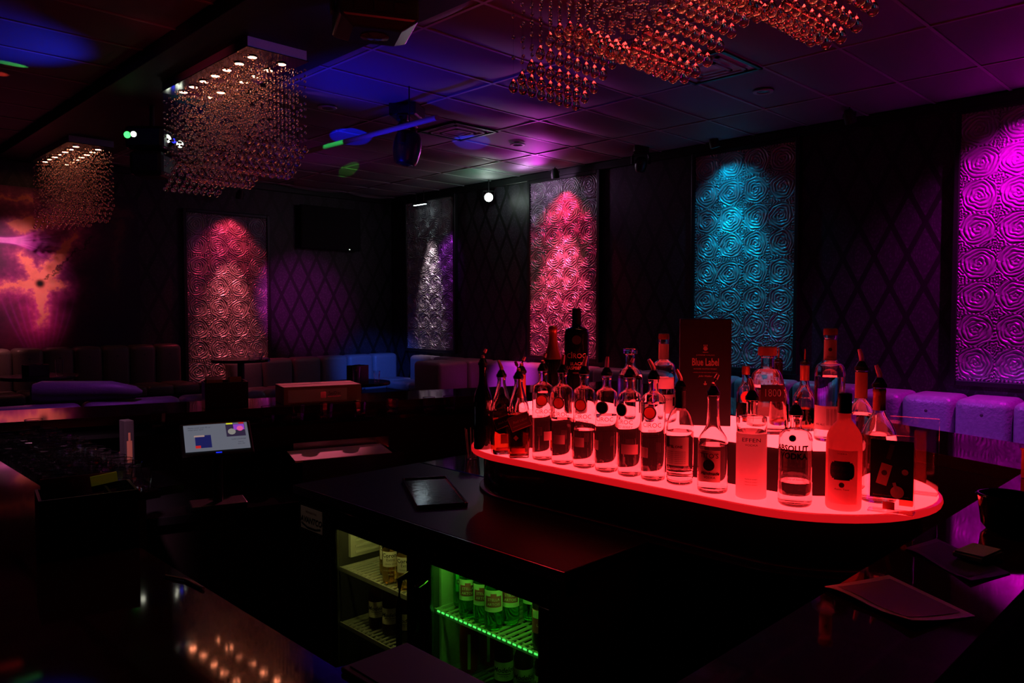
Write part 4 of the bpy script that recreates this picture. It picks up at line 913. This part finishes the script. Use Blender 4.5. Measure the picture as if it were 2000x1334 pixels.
# multi lens effect light on the soffit
t = thing('disco_effect_light', 'black disco effect light with glowing round lenses on the soffit', 'stage light', (2.60, 7.25, 3.12))
MB().box((0, 0, .0), (.34, .34, .2), rz=PI / 4).build('housing', 'black_plastic', t, bevel=.03)
MB().box((0, 0, -.22), (.3, .3, .22), rz=PI / 4).build('lower_housing', 'black_plastic', t, bevel=.04)
MB().tube([(0, 0, .09), (0, 0, SZ - 3.12)], .02, 10).build('hanger', 'black', t)
fcd = Vector((-2.6, -7.25, -1.5)).normalized(); sdv = Vector((.94, -.34, 0))
for (s, z, m, r_) in ((.115, .03, 'lens_white', .036), (.175, .015, 'lens_blue', .02), (.225, -.01, 'lens_white', .03), (-.2, .035, 'led_green', .028), (-.15, .045, 'lens_white', .024)):
    p = sdv * s + Vector((0, 0, z)) + fcd * (.2 - abs(s) * .45)
    q = (fcd + sdv * s * 1.2).normalized().to_track_quat('Z', 'Y').to_euler()
    h = MB().lathe([(r_ * .8, -.1), (r_ * 1.25, -.03), (r_ * 1.25, .002), (r_ * 1.05, .002)], 18, cap=False).build('lens_barrel', 'black_plastic', t, loc=p, rot=q)
    MB().lathe([(r_ * 1.05, -.004), (r_ * .6, .001), (.001, .002)], 18, cap=False).build('lens', m, h)
par_can('added pink spotlight out of view that brightens the drainboard', (.05, 2.0, 3.4), (.85, 3.4, 1.0), 'led_pink', r=.045, ln=.1)  # added fixture above the view, put in for the fill spots below
spot('badge_fill', (.07, 2.02, 3.38), (1.58, 2.78, .74), (1.0, .62, .5), 9, 7, .8, .03)  # added weak fill so the cooler badge shows
spot('caddy_fill', (.05, 1.5, 3.4), (.58, 1.93, 1.2), (1.0, .9, .6), 14, 3.5, .5, .02)  # added narrow spot to brighten the yellow card
spot('rack_fill', (.07, 2.04, 3.38), (.80, 3.55, 1.0), (1.0, .4, .65), 800, 20, .7, .08)  # added to raise glints on the massed glasses
# coloured spots for ceiling, pipe and bar, mostly added in mid-air without a fixture
spot('beam_green', (2.05, 7.1, 3.2), (1.45, 7.05, ZC), (.1, 1, .15), 40, 11, .3, .01)
spot('beam_red', (2.05, 7.3, 3.15), (1.40, 7.45, ZC), (1, .05, .03), 40, 11, .4, .01)
spot('beam_blue_left', (2.0, 6.7, 2.7), (1.3, 6.5, ZC), (.01, .03, 1), 40, 70, .9, .05)
spot('beam_blue_mid', (3.3, 5.9, 2.2), (3.9, 5.4, ZC), (.01, .01, 1), 70, 85, .95, .05)
spot('beam_violet', (3.15, 6.35, 3.4), (3.75, 6.15, ZC), (.55, .12, 1), 6, 14, .5, .01)
spot('beam_blue_square', (4.1, 6.3, 2.6), (4.75, 7.35, ZC), (.0, .01, 1), 200, 17, .12, .01)
spot('beam_blue_vent', (4.9, 5.7, 2.6), (5.85, 6.6, ZC), (.01, .04, 1), 150, 16, .25, .01)
spot('beam_green_pipe', (3.25, 6.35, 3.3), (4.05, 6.55, 3.2), (.05, 1, .2), 26, 24, .2, .01)
spot('beam_blue_canopy', (2.55, 3.8, 3.3), (2.62, 4.95, 3.4), (.03, .12, .9), 4, 50, .6, .02)
spot('beam_red_canopy', (1.2, 5.2, 3.2), (2.4, 5.6, 3.4), (.9, .05, .12), 3, 44, .9, .02)
spot('bar_rose', (4.3, 5.7, 3.1), (2.25, 4.0, 1.1), (1.0, .14, .26), 320, 16, .8, .03)
spot('beam_green_far', (4.6, 6.4, 2.95), (5.85, 9.1, ZC), (.1, 1, .05), 200, 4.6, .3, .01)
spot('beam_teal', (2.85, 6.9, 3.0), (2.85, 6.75, SZ), (.0, .8, .7), 3.0, 70, .5, .01)
spot('beam_green_wall', (7.2, 7.8, 3.1), (7.4, 8.0, ZC), (.05, 1, .45), 4, 110, .6, .01)
spot('violet_ceiling', (7.7, 7.3, 3.22), (5.0, 5.6, ZC), (.6, .04, .6), 60, 70, .95, .05)
spot('violet_ceiling_soft', (6.6, 7.2, 2.5), (6.2, 6.4, ZC), (.5, .04, .5), 9, 110, .95, .1)
spot('violet_ceiling_low', (5.2, 8.6, 2.6), (5.2, 8.6, ZC), (.35, .02, .32), 6, 120, .95, .1)
spot('blue_ceiling_right', (6.6, 4.3, 2.6), (5.9, 3.4, ZC), (.0, .1, .4), 4, 90, .95, .1)
# light on the lounge seats
spot('lounge_blue', (4.6, 6.1, 3.2), (7.2, 10.4, .75), (.04, .14, 1), 1100, 17, .9, .05)
spot('lounge_violet', (4.3, 5.6, 3.2), (7.55, 7.7, .62), (.85, .03, .95), 2200, 12, .9, .05)
spot('lounge_violet_near', (4.4, 3.6, 3.2), (7.45, 1.75, .62), (.45, .05, .9), 380, 22, .7, .05)
spot('lounge_deep_blue', (4.4, 5.2, 3.2), (7.6, 4.8, .6), (.0, .08, .6), 260, 16, .9, .05)
spot('lattice_violet', (4.5, 7.4, 3.1), (6.3, 11.1, 1.7), (.65, .03, .55), 900, 24, .95, .05)
spot('mural_wash', (2.1, 9.0, 3.3), (2.3, 11.1, 2.0), (1.0, .45, .55), 240, 34, .95, .05)
spot('banquette_wash', (1.9, 10.2, 3.3), (1.9, 10.9, 1.1), (1.0, .26, .28), 160, 24, .95, .05)
spot('booth_violet', (2.62, 6.9, 2.8), (2.0, 7.9, .6), (.5, .05, .8), 40, 58, .9, .05)

# ------------------------------------------------------------------ television, ceiling fittings
tv = thing('wall_television', 'dark flat television mounted high on the lattice wall', 'television', (6.72, YW, 2.92))
MB().box((0, -.1, 0), (1.1, .06, .68)).build('bezel', 'matte_black', tv, bevel=.008); MB().box((0, -.132, 0), (1.05, .006, .62)).build('screen', 'matte_black', tv)
MB().box((0, -.035, 0), (.3, .07, .3)).build('wall_bracket', 'black', tv); MB().box((.33, -.134, -.325), (.014, .008, .01)).build('power_light', 'lens_white', tv)
for (x, y, lab) in ((5.455, 6.365, 'square ceiling air diffuser lit blue beside the moving head'), (5.455, 3.315, 'square ceiling air diffuser near the bottle display chandelier')):
    t = thing('ceiling_vent', lab, 'vent', (x, y, ZC - .004), 0, 'square ceiling air diffusers')
    for k, s in enumerate((.59, .42, .25)):
        m = MB(); h = s / 2; w_ = .028
        for a in range(4):
            m.box((math.cos(a * PI / 2) * h, math.sin(a * PI / 2) * h, -.012 - .006 * k), (w_, s + w_, .012), rz=a * PI / 2)
        m.build('diffuser_ring', 'grid' if k else 'frame', t)
    MB().box((0, 0, -.002), (.58, .58, .004)).build('duct_plate', 'canopy_side', t)
for (x, y, lab) in ((6.37, 3.315, 'round recessed ceiling downlight over the teal panel side'), (6.37, 6.365, 'round recessed ceiling downlight between diffuser and pink panel'), (3.93, 6.48, 'round recessed ceiling downlight by the lighting pipe')):
    t = thing('recessed_downlight', lab, 'downlight', (x, y, ZC - .014), 0, 'recessed ceiling downlights')
    MB().lathe([(.055, -.002), (.06, -.008), (.085, -.008), (.09, 0)], 24, cap=False).build('trim_ring', 'grid', t, smooth=True); MB().lathe([(.001, .002), (.056, -.001)], 24, cap=False).build('lens', 'lens_off', t)

# ------------------------------------------------------------------ lounge seating
def cushion(c, d, b=.05, **k): return MB().box(c, d, **k), b
def bench(name, label, group, p0, p1, nrm, top, seat, depth, back, n, m, button=False):
    p0, p1 = Vector((*p0, 0)), Vector((*p1, 0)); d = p1 - p0; L = d.length; a = math.atan2(d.y, d.x); u = d.normalized(); nv = Vector((*nrm, 0))
    t = thing(name, label, 'sofa', (0, 0, 0), 0, group)
    c = (p0 + p1) / 2
    MB().box(c + nv * depth / 2 + Vector((0, 0, (seat - .12) / 2)), (L, depth - .04, seat - .12), a).build('base', 'matte_black', t)
    for i in range(n):
        q = p0 + u * (L * (i + .5) / n); w_ = L / n - .006
        MB().box(q + nv * (depth / 2 + back / 2) + Vector((0, 0, seat - .06)), (w_, depth - back, .14), a).build('seat_cushion', m, t, bevel=.045, seg=4, smooth=True)
        bk = MB().box(q + nv * back / 2 + Vector((0, 0, (seat - .06 + top) / 2)), (w_, back, top - seat + .06), a).build('back_cushion', m, t, bevel=.07, seg=5, smooth=True)
        if button: MB().lathe([(.018, 0), (.014, .008), (.001, .011)], 12, cap=False).build('tuft_button', 'button', bk, loc=q + nv * (back - .008) + Vector((0, 0, top - .13)), rot=(nv.to_track_quat('Z', 'Y').to_euler()))
    return t
bench('corner_sofa', 'blue lit leather sofa along the lattice wall under the television', None, (4.9, YW - .09), (7.85, YW - .09), (0, -1), .86, .45, .75, .28, 6, 'fabric')
bench('corner_sofa', 'blue lit leather sofa along the side wall next to the corner', None, (XW - .02, 9.05), (XW - .02, 10.24), (-1, 0), .85, .45, .75, .28, 2, 'fabric')
bench('wall_sofa', 'violet lit leather sofa under the hot pink and teal panels', None, (XW - .02, 2.98), (XW - .02, 8.35), (-1, 0), .85, .45, .78, .3, 8, 'fabric')
bench('wall_sofa', 'violet damask sofa with buttoned cushions under the magenta panel', None, (XW - .02, .3), (XW - .02, 2.92), (-1, 0), .83, .45, .95, .55, 6, 'fabric2', True)
t = thing('sofa_divider', 'padded leather booth divider standing out from the side wall', 'sofa', (0, 0, 0))
for x0, x1 in ((6.85, 7.42), (7.42, 7.97)): MB().box(((x0 + x1) / 2, 8.72, .44), (x1 - x0 - .006, .6, .82)).build('padded_panel', 'fabric', t, bevel=.06, seg=4, smooth=True)
MB().box((7.41, 8.72, .03), (1.1, .5, .06)).build('plinth', 'matte_black', t)
bench('banquette_sofa', 'cream tufted banquette under the fractal mural', None, (.2, YW - .06), (4.2, YW - .06), (0, -1), 1.13, .62, .9, .3, 12, 'cream_leather', True)
bench('lounge_sofa', 'long violet lit lounge sofa seen over the far bar', None, (4.6, 7.3), (.4, 7.75), (.1, .995), .76, .42, .8, .26, 5, 'fabric')
t = thing('bolster_pillow', 'violet rolled bolster lying on the long lounge sofa back', 'pillow', (2.05, 7.75, .862), -.35)
MB().tube([(-.34, 0, 0), (-.32, 0, 0), (-.25, 0, .0), (.3, 0, -.01), (.5, 0, -.035), (.56, 0, -.04)], [.03, .075, .1, .09, .06, .02], 16).build('bolster', 'fabric', t, smooth=True)
# cocktail tables
def table(label, x, y, z, r, group='round pedestal tables'):
    t = thing('cocktail_table', label, 'table', (x, y, 0), 0, group)
    MB().lathe([(r, z - .035), (r + .004, z - .018), (r, z)], 32).build('table_top', 'tabletop', t)
    MB().lathe([(.045, .02), (.04, z - .03)], 18).build('pedestal', 'black', t); MB().lathe([(.26, 0), (.26, .012), (.06, .03)], 28).build('foot', 'black', t)
    return t
table('tall dark pedestal table in front of the salmon rose panel', 4.22, 9.0, 1.0, .34)
table('low dark pedestal table in front of the blue lit corner sofa', 5.25, 8.0, .72, .38)
table('low dark pedestal table before the cream banquette', 2.15, 9.35, .9, .36)
def glassware(x, y, z, lab, r=.04, h=.12):
    o = put('drinking_glass', MB().lathe([(.001, 0), (r * .75, 0), (r, h), (r * .93, h), (r * .7, .006), (.001, .006)], 18, cap=False).mesh('drinking_glass', 'glass_tumbler', smooth=True), None, (x, y, z))
    tag(o, lab, 'glass')
glassware(4.36, 8.9, 1.0005, 'wide glass bowl on the tall pedestal table', .1, .07)
glassware(5.12, 7.85, .7205, 'tall clear glass on the low table by the corner sofa', .05, .2)
glassware(5.42, 7.86, .7205, 'short clear glass on the low table by the corner sofa', .04, .13)
glassware(2.3, 9.2, .9005, 'tall clear glass on the table before the banquette', .045, .17)
def caddy(label, x, y, z, s, rz, cards=True):
    t = thing('table_caddy', label, 'caddy', (x, y, z), rz)
    a, b, h = s
    MB().box((0, 0, .004), (a, b, .008)).build('floor_plate', 'black_plastic', t)
    for sx in (-1, 1): MB().box((sx * (a / 2 - .003), 0, h / 2), (.006, b, h)).build('side_wall', 'black_plastic', t)
    for sy in (-1, 1): MB().box((0, sy * (b / 2 - .003), h / 2), (a - .012, .006, h)).build('long_wall', 'black_plastic', t)
    MB().box((a * .22, 0, h / 2), (.005, b - .012, h * .95)).build('divider', 'black_plastic', t)
    return t
caddy('small black caddy on the low table by the corner sofa', 5.25, 8.02, .7205, (.22, .16, .2), .3)
caddy('small black caddy on the table before the banquette', 2.1, 9.3, .9005, (.2, .16, .12), .2)

# ------------------------------------------------------------------ things on and inside the bar
def far_rot(): return ang_f
p = along_far(1.23, -.14, 1.0705)
t = caddy('black napkin and straw caddy on the far bar top', p.x, p.y, 1.0705, (.22, .16, .14), ang_f)
MB().box((-.06, -.03, .10), (.08, .07, .13), rx=.2).build('napkin_stack', 'cardboard', t); MB().box((.055, .02, .085), (.06, .07, .15), rx=-.1).build('card_stack', 'cork', t)
p = along_far(1.745, -.17, 1.0705)
t = thing('cardboard_box', 'flat reddish cardboard carton with white printed label on the far bar', 'box', p, ang_f)
MB().box((0, 0, .05), (.44, .24, .10)).build('carton', 'cardboard', t, bevel=.003); MB().box((0, .05, .1008), (.43, .1, .0015)).build('top_flap', 'cardboard', t)
MB().box((.0, .06, .102), (.06, .02, .001)).build('hand_slot', 'ink', t)
q = MB().box((-.03, -.1206, .047), (.33, .001, .07)).build('printed_label', 'paper', t); MB().box((.0, -.1214, .048), (.03, .0006, .035)).build('label_mark', 'steel', q)
text('SealDisc', .026, 'ink', parent=q, loc=(.065, -.1218, .055), sx=.8); MB().box((.062, -.1216, .037), (.07, .0006, .005)).build('printed_line', 'steel', q)
# till terminal
pc = Vector((1.49, 3.43, 1.045)); nh = -Vector((fdir.y * -1, fdir.x, 0)); nh = fnor
T = R(48); upv = (Vector((0, 0, 1)) * math.cos(T) - nh * math.sin(T)); nn = (nh * math.cos(T) + Vector((0, 0, 1)) * math.sin(T))
t = thing('till_terminal', 'touchscreen till terminal glowing pale blue inside the bar', 'monitor', (1.49, 3.43, .7005))
Ms = Matrix((fdir, -nn, upv)).transposed().to_4x4(); rs = Ms.to_euler(); o0 = Vector((0, 0, .315))
hs = MB().box((0, .02, 0), (.385, .03, .235)).build('housing', 'black_plastic', t, bevel=.008, loc=o0, rot=rs)
hs.scale = (.8, .8, .82)
MB().box((0, -.0008, .006), (.345, .002, .187)).build('screen', 'screen_bg', hs)
def sq_(name, cx, cz, w_, h_, m, dy=-.0022): return MB().box((cx, dy, cz), (w_, .0008, h_)).build(name, m, hs)
sq_('panel_square', -.075, -.022, .085, .088, 'scr_blue'); sq_('red_button', -.105, -.058, .028, .018, 'scr_red', -.003); sq_('cream_bar', -.094, .017, .055, .010, 'scr_cream', -.003)
sq_('photo_tile', .105, .045, .105, .088, 'scr_dark'); sq_('photo_sky', .125, .066, .06, .04, 'scr_purple', -.003)
MB().lathe([(.018, 0), (.018, .0006), (.001, .0006)], 16).build('photo_sun', 'scr_pink', hs, loc=(.13, -.0034, .055), rot=(PI / 2, 0, 0)); MB().lathe([(.022, 0), (.022, .0006), (.001, .0006)], 10).build('photo_bloom', 'scr_grey', hs, loc=(.083, -.0034, .035), rot=(PI / 2, 0, 0))
sq_('yellow_tab', .075, .094, .035, .009, 'scr_yellow', -.003); sq_('red_tab', .14, .094, .03, .009, 'scr_red', -.003); sq_('power_light', .0, -.1035, .032, .007, 'scr_led', -.001)
text('Please enter your ID or', .0125, 'scr_ink', parent=hs, loc=(-.09, -.0026, .078)); text('swipe your card', .0125, 'scr_ink', parent=hs, loc=(-.11, -.0026, .064))
text('LUX LOUNGE', .0125, 'scr_ink', parent=hs, loc=(.115, -.0026, -.02)); text('Station', .0105, 'scr_ink', parent=hs, loc=(.125, -.0026, -.04)); text('10:21 PM', .0105, 'scr_ink', parent=hs, loc=(.125, -.0026, -.055))
MB().tube([Vector((0, 0, .02)), Vector((0, 0, .2)), o0 - nn * .03 - upv * .05], .022, 12).build('stand', 'black_plastic', t); MB().box((0, 0, .012), (.24, .15, .024), ang_f).build('foot', 'black_plastic', t, bevel=.006)
# under-bar station that carries till, ice bin, sink
ub = thing('under_bar_station', 'low dark under bar counter inside the far side of the bar', 'counter', (0, 0, 0))
cA = along_far(1.98, .40, 0)
MB().box((cA.x, cA.y, .68), (2.6, .52, .04), ang_f).build('worktop', 'gloss_black', ub, bevel=.004); MB().box((cA.x, cA.y, .33), (2.55, .46, .66), ang_f).build('cabinet', 'bar_body', ub)
p = along_far(1.78, .33, .7005)
ib = thing('ice_bin', 'steel ice bin set on the under bar counter', 'ice bin', p, ang_f)
for yy, hh in ((.12, .2), (-.12, .15)): MB().box((0, yy, hh / 2), (.52, .012, hh)).build('long_wall', 'steel', ib)
for xx in (-.26, .26): MB().box((xx, 0, .07), (.012, .25, .14)).build('end_wall', 'steel', ib)
MB().box((0, 0, .006), (.52, .24, .012)).build('bin_floor', 'steel', ib); MB().box((-.05, -.02, .155), (.5, .2, .01), rx=.08).build('lid', 'paper_pale', ib)
# caddy and boxes on the near bar
t = caddy('large black bar caddy with yellow card on the near bar top', .515, 1.87, 1.0705, (.19, .13, .13), face_cam(.515, 1.87) + .1)
MB().box((-.01, .045, .09), (.15, .002, .13)).build('price_card', 'maroon', t); MB().box((.04, .042, .141), (.055, .003, .022), ry=-.12).build('yellow_card', 'yellow', t)
MB().box((-.04, -.01, .06), (.08, .08, .1)).build('napkin_stack', 'bar_body', t)
t = thing('slim_menu_box', 'slim upright dark box printed with a bottle by the drainboard', 'box', (1.045, 3.25, .9705), face_cam(1.0, 3.2) + .3)
db2 = MB().box((0, 0, .095), (.036, .06, .19)).build('carton', 'paper_dark', t, bevel=.002); MB().box((0, -.0305, .065), (.02, .001, .09)).box((0, -.0305, .125), (.008, .001, .035)).build('printed_bottle', 'cork', t)
MB().box((0, 0, .001), (.05, .07, .002)).build('base_card', 'black', t)
db3 = MB().box((1.04, 3.3, .955), (.10, 1.0, .03)).build('side_shelf', 'gloss_black', db)
# right side things: menu sheet, napkin, round tray, orange box
def sheet(label, pts, lift, m, medge):
    t = thing('menu_sheet', label, 'menu', (0, 0, 0)); n = 12; v = []; f = []
    A, B, C_, D_ = [Vector((*p, 0)) for p in pts]
    for j in range(n + 1):
        for i in range(n + 1):
            a, b = i / n, j / n; p = A * (1 - a) * (1 - b) + B * a * (1 - b) + C_ * a * b + D_ * (1 - a) * b
            v.append((p.x, p.y, 1.0722 + lift * (b ** 2) * (.4 + .6 * a) + .003 * math.sin(a * 7) * b))
    for j in range(n):
        for i in range(n): q = j * (n + 1) + i; f.append((q, q + 1, q + n + 2, q + n + 1))
    k = len(v); v2 = [(x, y, z - .0014) for x, y, z in v]; f2 = [tuple(reversed([q + k for q in g])) for g in f]
    body = MB().add(v + v2, f + f2).build('sheet', medge, t, smooth=True)
    inner = [g for g in f]; vi = []
    for j in range(n + 1):
        for i in range(n + 1):
            a, b = .09 + .82 * i / n, .09 + .82 * j / n; p = A * (1 - a) * (1 - b) + B * a * (1 - b) + C_ * a * b + D_ * (1 - a) * b
            vi.append((p.x, p.y, 1.0728 + lift * (b ** 2) * (.4 + .6 * a) + .003 * math.sin(a * 7) * b + .0006))
    MB().add(vi, f).build('printed_area', m, t, smooth=True)
    return t
sheet('curled dark red menu sheet with border painted pale for edge light on the glossy bar', ((1.594, .548), (1.486, .368), (1.351, .427), (1.428, .606)), .012, 'menu', 'menu_lit_edge')
sheet('dark folded menu sheet beside the round black tray', ((1.93, .56), (1.78, .38), (1.66, .42), (1.80, .585)), .003, 'ink', 'paper_dark')
t = thing('folded_napkin', 'small folded white napkin on the glossy bar near the tray', 'napkin', (1.835, .452, 1.0775), -.2)
MB().box((0, 0, .005), (.09, .06, .01)).build('napkin', 'paper', t, bevel=.002)
MB().box((0, 0, .012), (.085, .056, .004), rz=.06).build('napkin_fold', 'paper', t)
t = thing('round_tray', 'round black glossy ice bucket standing on the bar by the display end', 'bucket', (2.13, .468, 1.0705))
MB().lathe([(.001, 0), (.04, 0), (.052, .015), (.06, .08), (.062, .087), (.057, .087), (.054, .08), (.036, .008), (.001, .008)], 32, cap=False).build('bucket_wall', 'gloss_black', t, smooth=True)
MB().lathe([(.061, .081), (.065, .084), (.061, .088)], 32, cap=False).build('rim', 'gloss_black', t, smooth=True)
t = thing('coaster_box', 'small orange coaster box catching red light beside the bottle display', 'box', (2.86, .52, 1.0705), -.4)
MB().box((0, 0, .045), (.10, .10, .09)).build('carton', 'red_lit_box', t, bevel=.002); MB().box((0, 0, .0915), (.104, .104, .006)).build('lid', 'red_lit_box', t, bevel=.001)
t = thing('service_mat', 'dark red rubber service mat at the inner bar corner', 'bar mat', (.655, .86, 1.0705)); MB().box((0, 0, .004), (.12, .2, .008)).build('mat_base', 'red_leather', t, bevel=.002)
MB().box((0, 0, .0085), (.1, .18, .003)).build('mat_ribs', 'red_leather', t)
t = thing('bar_straw', 'single pale straw lying on the inner edge shelf of the near bar', 'straw', (0, 0, 0)); MB().tube([(.565, 1.55, 1.0736), (.585, 1.50, 1.0736), (.59, 1.43, 1.0736)], .003, 8).build('straw', 'paper_pale', t)
